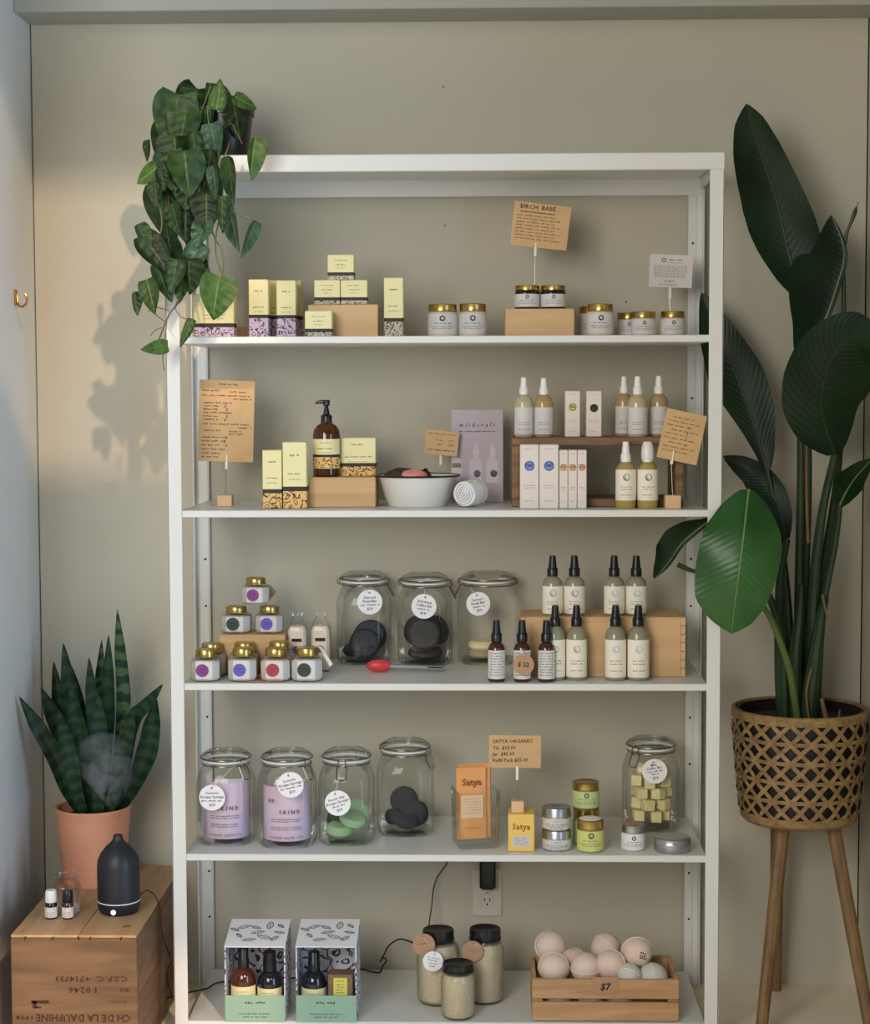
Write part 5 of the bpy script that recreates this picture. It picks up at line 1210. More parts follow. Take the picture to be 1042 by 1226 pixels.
def leafmat(name, c1, c2, band=0., vein=0., rough=.35, freq=9., nf=60., rib=None, vb=.08):
    if name in MATS: return MATS[name]
    m, nt, b = newmat(name); b.inputs['Roughness'].default_value = rough; b.inputs['Specular IOR Level'].default_value = .28
    uv = node(nt, 'ShaderNodeUVMap'); sx = node(nt, 'ShaderNodeSeparateXYZ'); nt.links.new(uv.outputs[0], sx.inputs[0])
    tc = node(nt, 'ShaderNodeTexCoord'); no = node(nt, 'ShaderNodeTexNoise'); no.inputs['Scale'].default_value = nf if not band else 40; no.inputs['Detail'].default_value = 4
    nt.links.new(tc.outputs['Object'], no.inputs['Vector'])
    rp = node(nt, 'ShaderNodeValToRGB'); e = rp.color_ramp.elements; e[0].position = .35; e[1].position = .68; e[0].color = c1; e[1].color = c2
    if band:
        ma = node(nt, 'ShaderNodeMath', operation='MULTIPLY_ADD'); ma.inputs[1].default_value = band; nt.links.new(sx.outputs[0], ma.inputs[0])
        m2 = node(nt, 'ShaderNodeMath', operation='MULTIPLY'); m2.inputs[1].default_value = 7.; nt.links.new(no.outputs['Fac'], m2.inputs[0]); nt.links.new(m2.outputs[0], ma.inputs[2])
        sn = node(nt, 'ShaderNodeMath', operation='SINE'); nt.links.new(ma.outputs[0], sn.inputs[0])
        mr = node(nt, 'ShaderNodeMapRange'); mr.inputs[1].default_value = -1; nt.links.new(sn.outputs[0], mr.inputs[0]); nt.links.new(mr.outputs[0], rp.inputs[0])
    else: nt.links.new(no.outputs['Fac'], rp.inputs[0])
    nt.links.new(rp.outputs[0], b.inputs['Base Color'])
    if rib:      # pale midrib down the middle of each leaf, and leaves of slightly different age
        oi = node(nt, 'ShaderNodeObjectInfo'); hs = node(nt, 'ShaderNodeHueSaturation'); mq = node(nt, 'ShaderNodeMapRange'); mq.inputs[3].default_value = .55; mq.inputs[4].default_value = 1.35
        nt.links.new(oi.outputs['Random'], mq.inputs[0]); nt.links.new(mq.outputs[0], hs.inputs['Value']); nt.links.new(rp.outputs[0], hs.inputs['Color'])
        s1 = node(nt, 'ShaderNodeMath', operation='SUBTRACT'); s1.inputs[1].default_value = .5; nt.links.new(sx.outputs[1], s1.inputs[0])
        s2 = node(nt, 'ShaderNodeMath', operation='ABSOLUTE'); nt.links.new(s1.outputs[0], s2.inputs[0])
        s3 = node(nt, 'ShaderNodeMapRange'); s3.inputs[1].default_value = .012; s3.inputs[2].default_value = .035; s3.inputs[3].default_value = 1; s3.inputs[4].default_value = 0; nt.links.new(s2.outputs[0], s3.inputs[0])
        mx = node(nt, 'ShaderNodeMix', data_type='RGBA'); nt.links.new(s3.outputs[0], mx.inputs['Factor']); nt.links.new(hs.outputs[0], mx.inputs[6]); mx.inputs[7].default_value = rib
        nt.links.new(mx.outputs[2], b.inputs['Base Color'])
    if vein:
        # lateral veins run out from the midrib (v = .5) slanting to the tip
        ab = node(nt, 'ShaderNodeMath', operation='SUBTRACT'); ab.inputs[1].default_value = .5; nt.links.new(sx.outputs[1], ab.inputs[0])
        a2 = node(nt, 'ShaderNodeMath', operation='ABSOLUTE'); nt.links.new(ab.outputs[0], a2.inputs[0])
        a3 = node(nt, 'ShaderNodeMath', operation='MULTIPLY_ADD'); a3.inputs[1].default_value = -.35; nt.links.new(a2.outputs[0], a3.inputs[0]); nt.links.new(sx.outputs[0], a3.inputs[2])
        a4 = node(nt, 'ShaderNodeMath', operation='MULTIPLY'); a4.inputs[1].default_value = vein; nt.links.new(a3.outputs[0], a4.inputs[0])
        sn = node(nt, 'ShaderNodeMath', operation='SINE'); nt.links.new(a4.outputs[0], sn.inputs[0])
        bp = node(nt, 'ShaderNodeBump'); bp.inputs['Strength'].default_value = vb; bp.inputs['Distance'].default_value = .003; nt.links.new(sn.outputs[0], bp.inputs['Height']); nt.links.new(bp.outputs[0], b.inputs['Normal'])
    MATS[name] = m; return m
SNAKE = leafmat('snake_plant_blade', rgb(20, 46, 26), rgb(62, 92, 58), band=75., rough=.4)
SNAKED = leafmat('snake_plant_dark_blade', rgb(18, 44, 26), rgb(34, 64, 38), band=60., rough=.4)
def catmull(pts, n):
    pts = [Vector(p) for p in pts]; k = len(pts)-1; out = []
    for j in range(n+1):
        u = j/n*k; i = min(int(u), k-1); t = u-i
        p0, p1, p2, p3 = pts[max(0, i-1)], pts[i], pts[i+1], pts[min(k, i+2)]
        out.append(.5*((2*p1)+(p2-p0)*t+(2*p0-5*p1+4*p2-p3)*t*t+(3*p1-p0-3*p2+p3)*t**3))
    return out
def lerp1(v, t):
    u = t*(len(v)-1); i = min(int(u), len(v)-2); return v[i]+(v[i+1]-v[i])*(u-i)
def leaf_strip(name, mt, parent, org, mid, wl, wr, fold=.25, n=16, k=4, wave=0., seed=0, thick=.0, face=None):
    """blade about a midrib mid [(px, py, Y)]; wl, wr half-widths in photograph pixels on either side, folded along the midrib"""
    pts = catmull([P(*q) for q in mid], n); rnd = random.Random(seed); ph_ = rnd.uniform(0, 6)
    rows = []; sc_ = 4.0/F
    for j, p in enumerate(pts):
        t = j/n; d = (pts[min(n, j+1)]-pts[max(0, j-1)]).normalized()
        vd = face or (p-CAM).normalized(); side = vd.cross(d).normalized(); nrm = side.cross(d).normalized()
        if nrm.dot(vd) > 0: nrm = -nrm
        a, b = max(lerp1(wl, t), .05)*sc_, max(lerp1(wr, t), .05)*sc_
        row = []
        for q in range(-k, k+1):
            u = q/k; ww = a if u < 0 else b
            off = side*(u*ww)*(1-.06*u*u)+nrm*(fold*ww*abs(u)**1.3)+nrm*(wave*ww*math.sin(t*13+ph_+u*2)*abs(u))
            row.append(p+off-org)
        rows.append(row)
    m = MB(); m.grid(rows); o = len(m.v)
    m.grid([[p+Vector((0, .0006, 0)) for p in r] for r in rows])
    return m.build(name, mt, parent, smooth=60, recalc=False)
so = Vector((x, Yp, zt_))
blades = [  # base x, tip (x, y), middle (x, y), half width, Y base, Y tip, dark
    (96, (23, 834), (66, 905), 12, .20, .13, 1), (97, (49, 823), (78, 890), 13, .23, .21, 1), (103, (64, 792), (76, 880), 11, .25, .26, 1), (104, (75.6, 769.5), (88, 865), 12, .22, .22, 1),
    (107, (84, 822), (96, 892), 13, .19, .13, 1), (110, (85.5, 797), (98, 870), 10, .25, .27, 1), (112, (106.5, 787), (112, 870), 9.5, .20, .16, 1), (117, (121.8, 765.4), (118, 860), 8.5, .25, .26, 0),
    (100, (70, 850), (84, 910), 11, .16, .10, 1), (118, (118, 830), (119, 900), 12, .15, .11, 1), (130, (160, 845), (146, 905), 12, .17, .13, 1),
    (122, (130, 760), (129, 860), 9.5, .22, .2, 1), (134, (140.4, 729), (148, 840), 9.5, .21, .2, 0), (136, (195, 819), (158, 866), 10, .20, .15, 1), (140, (187.5, 836), (176, 900), 14, .22, .2, 1)]
for k, (bx, tp, md, hw, yb_, yt_, dk) in enumerate(blades):
    leaf_strip('blade', SNAKED if dk else SNAKE, sp, so, [(bx, 972, yb_), ((bx+md[0])/2-(bx-md[0])*.05, (972+md[1])/2+4, (yb_*.7+yt_*.3)), (md[0], md[1], (yb_+yt_)/2), ((md[0]*.45+tp[0]*.55), (md[1]*.45+tp[1]*.55), yb_*.3+yt_*.7), (tp[0], tp[1], yt_)],
               [hw*.5, hw*.75, hw, hw*.8, .2], [hw*.5, hw*.75, hw, hw*.8, .2], fold=.35, n=18, k=3, wave=.08, seed=k)
# diffuser
DIFM = mat('matte_black_ceramic', rgb(30, 32, 38), .45, bump=.05, bscale=200); DIFR = mat('white_ring', ph(190, 192, 205), .4)
Yd = G(140, 1098.5, zt_).y; x, wd, h = fit(115.3, 166, 1000, Yd+.04, zt_); r = wd/2; xd, yd = x, Yd+r
t = thing('diffuser', 'black bottle shaped oil diffuser with a glowing button on the wine crate', 'diffuser', (x, yd, zt_))
difo = t
m = MB(); m.lathe([(0, 0), (r*.86, 0), (r*.93, .004), (r, h*.10), (r, h*.148), (0, h*.148)], 48); m.build('base', DIFM, t)
m = MB(); m.lathe([(r*.99, h*.146), (r*1.012, h*.15), (r*1.012, h*.160), (r*.99, h*.165)], 48); m.build('ring', DIFR, t)
m = MB(); m.lathe([(0, h*.16), (r, h*.163), (r, h*.60), (r*.96, h*.68), (r*.82, h*.77), (r*.55, h*.86), (r*.33, h*.91), (r*.24, h*.945), (r*.22, h*.985), (r*.18, h), (r*.12, h*.998), (r*.1, h*.97), (0, h*.965)], 48); m.build('shell', DIFM, t)
m = MB(); m.lathe([(0, 0), (.0055, 0), (.0055, .0012), (.004, .0018), (0, .002)], 20); m.xf(Matrix.Rotation(PI/2, 4, 'X')); m.build('button_light', mat('lit_button', ph(230, 200, 200), .4, emit=((1, .72, .74, 1), .9)), t, (-r*.07, -r*.975, h*.062))
# two essential oil bottles
CLRB = mat('small_bottle_label', ph(196, 188, 176), .5)
for k, (xa, xb, cap, lb) in enumerate([(52, 66.4, WHP, 'tiny oil bottle with white cap on the wine crate'), (72.6, 86, BLK, 'tiny oil bottle with black cap on the wine crate')]):
    Yb = G(59, 1101, zt_).y; x, wd, h = fit(xa, xb, 1067.5, Yb, zt_); r = wd/2
    t = thing('oil_vial', lb, 'bottle', (x, Yb+r, zt_), 0, 'tiny oil bottles beside the diffuser')
    m = MB(); m.lathe([(0, 0), (r*.9, 0), (r, .0015), (r, h*.5), (r*.85, h*.57), (r*.6, h*.6), (0, h*.6)], 24); m.build('body', AMBER if k else mat('dark_vial', rgb(36, 30, 40), .2), t)
    m = MB(); m.lathe([(0, h*.58), (r*.92, h*.58), (r*.96, h*.6), (r*.92, h*.95), (r*.8, h), (0, h)], 24); m.build('cap', cap, t)
    lo = wedge(r, 1.5, h*.06, h*.42).build('paper_label', CLRB, t); p = Print(); p.bar(0 if not k else r*.4, h*.38, r*1.3, h*.14, 0); [p.scrawl(-r*.7, r*.7, h*f, h*.025, 1, k*9+int(f*90)) for f in (.24, .18, .12)]; p.put([mat('mauve_band', rgb(110, 96, 110), .6), INKP], lo, cyl=r+.0009)
# empty glass jar
Yj = .03; x, wd, h = fit(69.5, 106, 1031, Yj+.03, zt_, .02); r = wd/2; yb_ = G(88, 1096, zt_).y
t = thing('glass_jar', 'small empty glass jar between the oil bottles and terracotta pot', 'jar', (x, yb_+r, zt_))
m = MB(); m.lathe([(0, .004), (r*.8, .001), (r*.95, 0), (r, .006), (r, h*.66), (r*.93, h*.75), (r*.78, h*.80), (r*.76, h*.88), (r*.8, h*.9), (r*.8, h*.93), (r*.76, h*.95), (r*.76, h*1.0), (r*.72, h)], 36); m.build('jar_body', GLASS, t)
m = MB(); m.lathe([(0, .005), (r*.8, .005), (r*.9, .009), (0, .010)], 30); m.build('thick_base', GLASS, t)
cq = [Vector((xd+.042, yd+.015, zt_+.03)), P(176, 1066, yd+.02), P(186, 1073, yd+.02), P(192, 1090, yd+.03), P(193, 1108, yd+.04), P(196, 1125, yd+.05), P(203, 1143, yd+.07), P(206, 1150, .10), P(202, 1158, .12), P(200, 1170, .14), P(205, 1190, .15), P(210, 1200, .16)]
dcord = cord('cord', 'x', cq, .0016, CORDB); del dcord['label'], dcord['category']; dcord.location = dcord.location-difo.location; dcord.parent = difo
# mist
mm = MB(); c0 = P(124, 926, yd-.005)
mm.lathe([(0, -.125), (.006, -.12), (.012, -.075), (.03, -.045), (.056, -.01), (.066, .03), (.055, .065), (.028, .085), (0, .09)], 24)
for v in mm.v:
    v.x += -.012*(1-(v.z+.125)/.21)*-2.2 if v.z < .02 else 0; v.y *= .75
mo = mm.build('mist', bpy.data.materials.new('mist'), None, c0); tag(mo, 'thin white mist rising from the black diffuser before the snake plant', 'mist', kind='stuff')
mt = mo.data.materials[0]; mt.use_nodes = True; nt = mt.node_tree; nt.nodes.remove(nt.nodes['Principled BSDF']); out = nt.nodes['Material Output']
vs = node(nt, 'ShaderNodeVolumeScatter'); vs.inputs['Color'].default_value = (.95, .96, 1, 1); vs.inputs['Anisotropy'].default_value = 0
tc = node(nt, 'ShaderNodeTexCoord'); no = node(nt, 'ShaderNodeTexNoise'); no.inputs['Scale'].default_value = 26; no.inputs['Detail'].default_value = 5; no.inputs['Distortion'].default_value = .8
nt.links.new(tc.outputs['Object'], no.inputs['Vector'])
mr = node(nt, 'ShaderNodeMapRange'); mr.inputs[1].default_value = .40; mr.inputs[2].default_value = .75; mr.inputs[3].default_value = 0; mr.inputs[4].default_value = 55
mp = node(nt, 'ShaderNodeMapping'); mp.inputs['Scale'].default_value = (1/.066, 1/.052, 1/.118); nt.links.new(tc.outputs['Object'], mp.inputs[0])
gr = node(nt, 'ShaderNodeTexGradient', gradient_type='SPHERICAL'); nt.links.new(mp.outputs[0], gr.inputs[0])
mu = node(nt, 'ShaderNodeMath', operation='MULTIPLY'); nt.links.new(gr.outputs['Fac'], mu.inputs[1])
nt.links.new(no.outputs['Fac'], mr.inputs[0]); nt.links.new(mr.outputs[0], mu.inputs[0]); nt.links.new(mu.outputs[0], vs.inputs['Density']); nt.links.new(vs.outputs[0], out.inputs['Volume'])

# ------------------------------------------------------------------ trailing plant on the shelf top
POTH = leafmat('pothos_leaf', rgb(22, 44, 22), rgb(50, 76, 36), vein=30., rough=.42, nf=5., rib=rgb(78, 100, 58), vb=.25)
POTHL = leafmat('pothos_light_leaf', rgb(54, 86, 40), rgb(82, 112, 54), vein=30., rough=.4, nf=5., rib=rgb(112, 138, 80), vb=.25)
POTHB = leafmat('pothos_bluish_leaf', rgb(48, 78, 62), rgb(74, 102, 80), vein=30., rough=.36, nf=5., rib=rgb(100, 126, 100), vb=.25)
VINE = mat('vine_stem', rgb(104, 116, 66), .6); VINEB = mat('vine_stem_brown', rgb(120, 88, 58), .7)
xp = P(268, 150, .12).x; Yt = .14
pt = thing('trailing_plant', 'trailing heart leaved plant hanging over the left end of the shelf top', 'plant', (xp, Yt, ZT))
po_ = Vector((xp, Yt, ZT))
m = MB(); rpt = .064; hpt = .122; m.lathe([(0, .001), (rpt*.74, 0), (rpt*.76, .003), (rpt*.94, hpt-.022), (rpt*1.0, hpt-.021), (rpt*1.02, hpt-.001), (rpt*.99, hpt), (rpt*.94, hpt-.004), (rpt*.9, hpt-.02), (0, hpt-.022)], 36); m.build('pot', BLK, pt)
m = MB(); m.lathe([(rpt*.92, hpt-.016), (rpt*.5, hpt-.01), (0, hpt-.006)], 24); m.build('soil', SOIL, pt)
def heart(W, curl, fold, droop, seed):
    rows = []; n = 12; k = 5
    for i in range(n+1):
        t = i/n; hw = W/2*(max(0, math.sin(PI*(t**.60)))**.80)*(1.06-.12*t) if 0 < t < 1 else .004
        row = []
        for j in range(-k, k+1):
            u = j/k
            z = -t+.20*(1-t)**3*abs(u)**1.2*(1 if t > 0 else 0)*W
            y = -.0+fold*hw*abs(u)**1.2+curl*hw*math.sin(abs(u)*2.4)*.5+droop*t*t-.03*math.sin(7*t+seed)*abs(u)
            row.append(Vector((u*hw*(1-abs(fold)*.25), y, z)))
        rows.append(row)
    m = MB(); m.grid(rows); m.grid([[p+Vector((0, .006, 0)) for p in r] for r in rows]); return m
hv = {}
def leaf_obj(cx, cy, L, wf, ang, Y, mt, yaw, pitch, seed):
    kind = 0 if wf > .72 else 1 if wf > .48 else 2
    key = (kind, mt.name, seed % 2)
    s_ = 3.95/F*L*1.02
    a = R(ang); bx, by = cx-math.sin(a)*L*.5, cy-math.cos(a)*L*.5
    base = P(bx, by, Y)
    if key not in hv:
        o = heart((.88, .62, .40)[kind], (.1, .35, .5)[kind], (.28, .5, .8)[kind]*(1 if seed % 2 else -.6), .12 if seed % 2 else -.08, seed).build('leaf', mt, pt, smooth=60, recalc=False); hv[key] = o
    else:
        o = hv[key].copy(); COL.objects.link(o); o.parent = pt
    o.location = base-po_; o.scale = (s_, s_, s_)
    o.rotation_euler = (Matrix.Rotation(yaw, 3, 'Z') @ Matrix.Rotation(-a, 3, 'Y') @ Matrix.Rotation(pitch, 3, 'X')).to_euler()
    return base
rnd = random.Random(5)
D_, Lt, Bl = POTH, POTHL, POTHB
LV = [(206, 143, 62, .85, -15, D_), (235, 133, 52, .8, 0, D_), (261.6, 114, 36, .5, 172, Lt), (282, 140, 52, .65, 10, D_), (257, 171, 48, .6, 12, Bl), (303, 188, 48, .6, -6, Lt), (235, 184, 56, .45, 8, D_), (209, 189, 52, .85, 0, D_),
      (179, 181, 28, .4, 10, D_), (176, 209, 30, .8, -55, Lt), (194, 215, 26, .6, 5, D_), (223, 206, 52, .8, 5, D_), (238, 224, 58, .8, 5, D_), (276, 214, 56, .42, 6, D_), (260, 221, 46, .42, 14, Bl), (194, 252, 60, .78, 6, D_),
      (215, 233, 46, .7, 12, D_), (222, 266, 42, .75, 0, D_), (247, 253, 44, .75, 0, D_), (277, 268, 62, .4, 12, Bl), (265, 257, 46, .42, -4, D_), (297, 285, 46, .36, -26, Bl), (242, 280, 34, .88, -12, Bl), (171, 284, 34, .72, 22, D_), (186, 304, 56, .6, 34, D_),
      (201, 287, 36, .7, 5, D_), (229, 309, 46, .5, -38, Bl), (223, 330, 42, .88, -10, D_), (203, 312, 46, .8, 15, D_), (194, 338, 46, .6, 18, D_), (182, 355, 42, .5, 18, Lt), (163, 363, 28, .65, 12, D_), (256, 357, 52, .78, -14, POTHL), (249, 330, 18, .6, 10, Lt),
      (223.5, 398, 36, .42, -24, Lt), (185, 416, 32, .52, -82, Lt), (238, 322, 36, .7, 10, D_), (216, 345, 32, .7, -5, D_),
      (222, 120, 40, .8, -40, D_), (248, 116, 34, .7, -10, D_), (270, 122, 38, .7, 30, D_), (293, 122, 30, .5, 60, Lt), (220, 155, 48, .8, -8, D_), (268, 150, 46, .7, 8, D_), (246, 150, 44, .6, -4, D_), (285, 168, 40, .6, 12, D_), (196, 168, 44, .75, -22, D_), (224, 228, 44, .75, -6, D_), (205, 205, 46, .8, 10, D_), (250, 200, 44, .7, -8, D_), (212, 262, 40, .7, 20, D_), (232, 292, 36, .7, 5, D_), (208, 330, 40, .7, -12, D_), (256, 236, 40, .6, 3, D_), (186, 232, 30, .6, 4, D_)]
bases = []
for k, (cx, cy, L, wf, ang, mt) in enumerate(LV):
    if cy < 178: Y = .02+.0*k+rnd.uniform(-.03, .10)-(.03 if cy > 150 else 0)
    else: Y = -.055-rnd.uniform(0, .055)
    if 38 <= k and cy < 178: Y = rnd.uniform(.03, .16)
    if mt is Lt or mt is Bl: Y = min(Y, -.07) if cy >= 178 else min(Y, .0)
    bases.append((leaf_obj(cx, cy, L, wf, ang, Y, mt, R(rnd.uniform(-28, 28)), R(rnd.uniform(-14, 10)), k), cy))
vines = [[(258, 170, .12), (250, 178, .02), (243, 200, -.04), (246, 240, -.05), (255, 280, -.06), (266, 300, -.06), (268, 325, -.06), (262, 338, -.06), (256, 340, -.07)], [(240, 165, .1), (225, 180, 0), (205, 215, -.05), (202, 260, -.06), (205, 290, -.06), (216, 320, -.06), (224, 345, -.06), (214, 362, -.06), (203, 376, -.06), (195, 395, -.06), (189, 410, -.06)],
         [(230, 160, .1), (205, 172, .0), (192, 195, -.06), (190, 235, -.07), (194, 270, -.07), (185, 300, -.07), (188, 335, -.07)], [(275, 168, .1), (272, 180, -.02), (264, 200, -.05), (268, 240, -.06), (285, 256, -.07), (303, 262, -.07)],
         [(265, 166, .12), (262, 180, .0), (262, 215, -.06), (264, 250, -.06), (258, 290, -.06), (262, 318, -.06), (272, 334, -.06)], [(224, 345, -.06), (210, 366, -.06), (218, 380, -.06), (232, 383, -.07), (236, 386, -.07)], [(203, 372, -.06), (186, 366, -.07), (182, 352, -.07)], [(198, 385, -.06), (188, 378, -.07), (182, 370, -.07), (178, 374, -.07)], [(196, 392, -.06), (187, 395, -.06), (180, 402, -.06)], [(245, 162, .12), (240, 140, .06), (246, 120, .04), (252, 104, .04)], [(262, 160, .12), (276, 148, .04), (284, 160, .0), (290, 172, -.03)], [(248, 160, .12), (252, 140, .0), (248, 126, -.01), (250, 150, -.03)], [(200, 382, -.06), (199, 395, -.06), (197, 412, -.06), (195, 430, -.06), (197, 444, -.06)]]
for k, v in enumerate(vines):
    pts = catmull([P(*q)-po_ for q in v], len(v)*4); m = MB(); m.tube(pts, .0017 if k < 5 else .0011, 6); m.build('vine', VINEB if k in (1, 7) else VINE, pt)

# ------------------------------------------------------------------ basket planter with bird of paradise
RAT = wood('rattan', ph(136, 106, 56), ph(106, 78, 38), 8., (6, 6, 6)); LEGW = wood('bamboo_leg', ph(116, 86, 44), ph(92, 64, 30), 5., (8, 8, 1.2))
LINER = mat('dark_liner', rgb(20, 19, 20), .6)
Yk = .185; ck = P(958, 846, Yk); rk = (P(1038, 846, Yk).x-P(878, 846, Yk).x)/2; zk1 = ck.z; zk0 = P(958, 980, Yk).z; hk_ = zk1-zk0; rb_ = rk*.875
bk = thing('basket_planter', 'woven rattan basket planter on three wooden legs in the right corner', 'planter', (ck.x, Yk, 0))
def rad(z): f = (z-zk0)/hk_; return rb_+(rk-rb_)*min(1, max(0, f*1.25))*(1-.02*f) if f > .12 else rb_*(.9+.1*math.sin(f/.12*PI/2))
m = MB()
def strip(fn, n, w_, dr):
    rows = []
    for i in range(n+1):
        th_, z, nx = fn(i/n); rows.append((th_, z, nx))
    g = []
    for i, (th_, z, off) in enumerate(rows):
        a2 = rows[min(n, i+1)]; a1 = rows[max(0, i-1)]; dth = (a2[0]-a1[0])*rk; dz = a2[1]-a1[1]; l = math.hypot(dth, dz); px, pz = -dz/l, dth/l
        r_ = rad(z)+dr+off; row = []
        for u in (-1, 1):
            tt = th_+px*u*w_/2/rk; row.append(Vector((r_*math.sin(tt), -r_*math.cos(tt), z+pz*u*w_/2)))
        g.append(row)
    m.grid(g); m.grid([[Vector((p.x*.992, p.y*.992, p.z)) for p in r] for r in g])
N_ = 21; zA = zk0+.020; zB = zk1-.016; nr = 5; H_ = (zB-zA)/nr
for s in (-1, 1):
    for q in range(N_):
        strip(lambda f, s=s, q=q: (q*2*PI/N_+s*f*nr*2*PI/N_, zA+f*(zB-zA), .0016*math.sin(f*nr*2*PI*1+(0 if s > 0 else PI))), 40, .0095, .001)
for q in range(nr+1):
    for dz in (-.0022, .0022): strip(lambda f, q=q, dz=dz: (f*2*PI, zA+q*H_+dz, .0014*math.sin(f*N_*2*PI+q)), 84, .0036, .0016)
w_o = m.build('woven_strips', RAT, bk, smooth=0); w_o['kind'] = 'stuff'
m = MB(); m.lathe([(rk*.965, zk1-.022), (rk*1.01, zk1-.020), (rk*1.02, zk1-.003), (rk*1.0, zk1), (rk*.955, zk1-.001), (rk*.95, zk1-.02)], 56); m.build('rim_band', RAT, bk)
m = MB(); m.lathe([(0, zk0-.004), (rb_*.82, zk0-.004), (rb_*.94, zk0), (rb_*1.0, zk0+.008), (rb_*1.005, zk0+.022), (rb_*.97, zk0+.023), (rb_*.9, zk0+.006), (0, zk0+.002)], 56); m.build('base_band', RAT, bk)
m = MB(); m.lathe([(0, zk0+.006), (rb_*.93, zk0+.007), (rb_*.955, zk0+.02), (rk*.945, zk1-.03), (rk*.925, zk1-.004), (rk*.90, zk1-.004), (rk*.9, zk1-.03), (rk*.88, zk1-.075), (0, zk1-.076)], 48); m.build('liner_pot', LINER, bk)
bo = Vector((ck.x, Yk, 0))
for top, foot in (((938, 994, .13), (911, 1237, .02)), ((997, 990, .13), (1044, 1233, .02)), ((931, 985, .27), (929, 1185, .335))):
    a = P(*top)+Vector((0, 0, .012))-bo; f = P(*foot)-bo; f.z = 0; d = (f-a).normalized()
    m = MB(); m.tube([a, a*.5+f*.5, f+Vector((0, 0, .0005))], [.0165, .0155, .0135], 10); m.build('leg', LEGW, bk)
bp_ = thing('bird_of_paradise', 'tall bird of paradise plant with large dark paddle leaves in the rattan basket', 'plant', (ck.x, Yk, zk1-.03))
bp0 = Vector((ck.x, Yk, zk1-.03))
m = MB(); m.lathe([(0, -.04), (rk*.87, -.04), (rk*.885, .001), (rk*.5, .006), (0, .008)], 32); m.build('soil', SOIL, bp_)
BOP = leafmat('paddle_leaf', rgb(6, 28, 9), rgb(12, 44, 14), vein=150., rough=.45, nf=7.); BOPL = leafmat('lit_paddle_leaf', rgb(34, 74, 30), rgb(56, 100, 48), vein=150., rough=.3, nf=7.)  # the front leaf's window light is put into its brighter green
MIDR = mat('leaf_midrib', rgb(110, 138, 70), .5); STEM = mat('leaf_stalk', rgb(32, 58, 28), .45, var=.3, vscale=20); STEML = mat('pale_stalk', rgb(88, 108, 52), .5); DRY = mat('dry_stalk', rgb(120, 92, 54), .8)
def bleaf(mid, wl, wr, mt=BOP, fold=.22, wave=.05, seed=0, rib=MIDR, rr=.0022, face=None):
    o = leaf_strip('leaf', mt, bp_, bp0, mid, wl, wr, fold, 26, 5, wave, seed, face=face)
    pts = [p-bp0+(CAM-p).normalized()*.0012 for p in catmull([P(*q) for q in mid], 24)]
    m = MB(); m.tube(pts, [rr*(1-.75*i/24) for i in range(25)], 6); m.build('midrib', rib, o)
    return o
DKR = mat('dark_midrib', rgb(30, 56, 26), .5)
bleaf([(958, 352, .20), (943, 296, .20), (930, 240, .19), (908, 175, .17), (894, 124, .15)], [8, 24, 36, 43, 44, 40, 33, 22, .1], [5, 30, 44, 42, 36, 31, 26, 17, .1], seed=1, rib=DKR, rr=.003)
bleaf([(957, 437, .17), (984, 392, .16), (1003, 340, .15), (1011, 300, .15), (996, 257, .16)], [2, 24, 42, 55, 62, 58, 46, 26, .1], [2, 4, 5, 5, 5, 5, 4, 3, .1], seed=2, fold=.3)
bleaf([(1000, 544, .10), (984, 490, .05), (992, 440, .0), (1016, 405, -.05), (1048, 388, -.09)], [10, 36, 48, 50, 47, 42, 34, 22, .1], [10, 36, 52, 58, 58, 50, 40, 24, .1], seed=3, rib=DKR, fold=-.25)
bleaf([(1005, 606, .13), (1014, 588, .10), (1026, 570, .06), (1046, 548, .02)], [3, 14, 20, 20, 12, .1], [3, 10, 14, 16, 10, .1], seed=4, fold=.3)
bleaf([(919, 564, .20), (902, 505, .22), (880, 445, .24), (858, 395, .26), (840, 350, .27)], [3, 10, 20, 30, 36, 30, 24, 12, .1], [4, 18, 30, 36, 34, 28, 22, 14, .1], seed=5, rib=DKR, fold=.2)
bleaf([(942, 645, .17), (930, 600, .19), (903, 566, .22), (866, 546, .25)], [4, 16, 22, 22, 14, .1], [4, 14, 18, 18, 12, .1], seed=6, rib=DKR)
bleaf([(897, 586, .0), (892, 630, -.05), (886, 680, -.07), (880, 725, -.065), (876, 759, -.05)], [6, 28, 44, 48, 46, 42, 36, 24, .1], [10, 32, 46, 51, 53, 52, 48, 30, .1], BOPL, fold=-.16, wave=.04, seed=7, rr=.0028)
bleaf([(852, 622, .15), (838, 632, .15), (817, 650, .16), (801, 673, .17), (784, 693, .18)], [2, 4, 5, 4, 4, .1], [2, 8, 19, 26, 25, 14, 2], seed=8, fold=.3, wave=.12)
m = MB(); m.tube([P(812, 676, .17)-bp0, P(825, 682, .16)-bp0, P(842, 687, .15)-bp0], [.006, .005, .0035], 8); m.build('rolled_leaf', DRY if 0 else STEM, bp_)
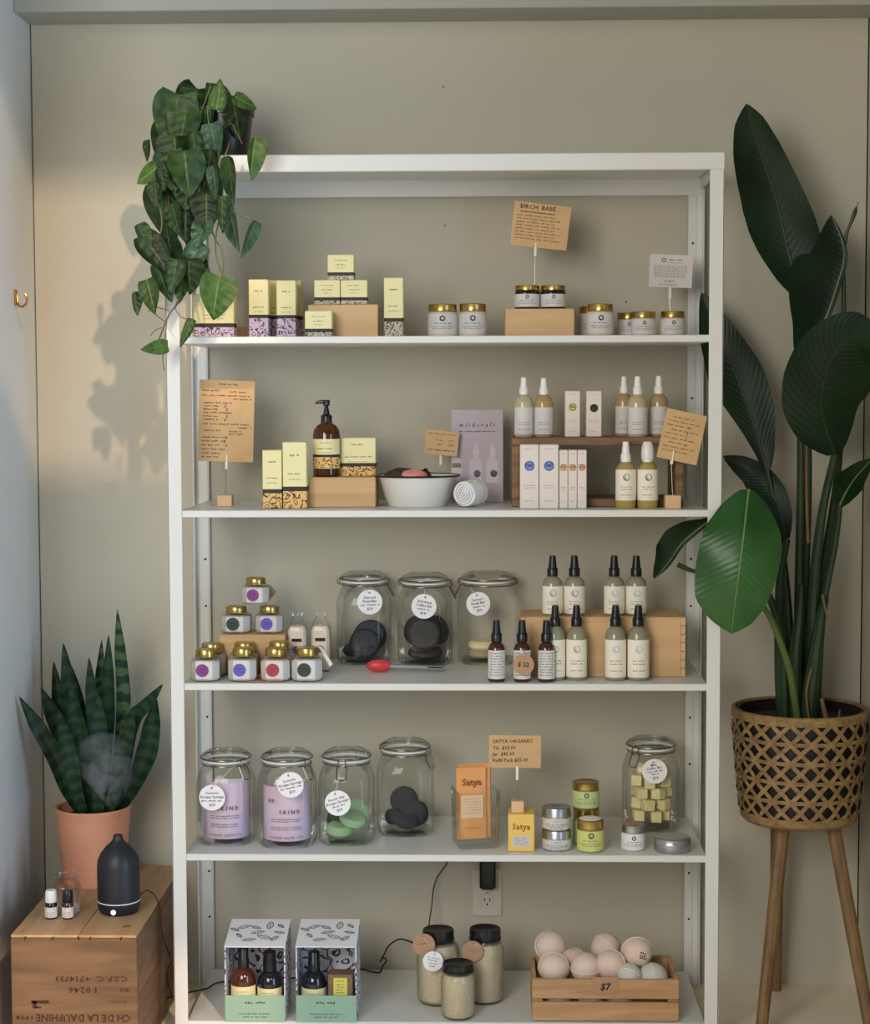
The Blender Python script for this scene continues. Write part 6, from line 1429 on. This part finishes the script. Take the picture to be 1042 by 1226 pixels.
m = MB(); m.tube([p-bp0 for p in catmull([P(1010, 300, .155), P(1014, 280, .155), P(1021, 262, .15), P(1028, 242, .15)], 10)], [.004+.001*math.sin(i) if i < 9 else .0008 for i in range(11)], 8); m.build('spear_leaf', STEM, bp_)
def stalk(pts, r0, r1, mt=STEM, nm='stalk'):
    c = catmull([P(*q)-bp0 for q in pts], 22); m = MB(); m.tube(c, [r0+(r1-r0)*i/22 for i in range(23)], 9); m.build(nm, mt, bp_)
stalk([(938, 866, .17), (934, 790, .17), (934, 700, .17), (943, 645, .17)], .015, .007)
stalk([(958, 868, .18), (957, 720, .18), (959, 560, .18), (957, 437, .17)], .013, .006)
stalk([(966, 868, .20), (964, 720, .21), (968, 540, .21), (958, 352, .20)], .013, .006)
stalk([(973, 868, .17), (974, 720, .16), (984, 620, .13), (1000, 544, .10)], .014, .008)
stalk([(976, 868, .18), (984, 740, .17), (1000, 650, .15), (1006, 604, .13)], .012, .006)
stalk([(970, 868, .20), (980, 720, .2), (1004, 560, .18), (1010, 400, .16), (1010, 300, .155)], .012, .004)
stalk([(948, 868, .19), (944, 740, .2), (934, 640, .2), (919, 563, .2)], .013, .006)
stalk([(940, 868, .16), (935, 760, .15), (905, 680, .12), (864, 628, .14), (852, 622, .15)], .010, .005)
stalk([(956, 868, .13), (945, 800, .08), (925, 745, .03), (909, 713, -.005), (902, 650, -.01), (897, 586, .0)], .008, .0045, STEML)
stalk([(966, 866, .15), (974, 800, .14), (984, 735, .15), (990, 715, .16)], .022, .006, nm='sheath')
stalk([(956, 866, .16), (952, 800, .15), (957, 740, .16), (960, 700, .17)], .020, .006, nm='sheath')
stalk([(968, 650, .15), (966, 590, .15), (966, 520, .15)], .004, .002, DRY)
stalk([(972, 800, .115), (966, 830, .115), (970, 868, .12)], .0028, .002, DRY)
stalk([(990, 862, .12), (986, 846, .11), (984, 836, .11)], .006, .004, DRY)
stalk([(1003, 868, .14), (1006, 850, .14)], .003, .002, DRY)
stalk([(985, 712, .14), (990, 735, .13), (993, 750, .13)], .003, .0012, DRY)
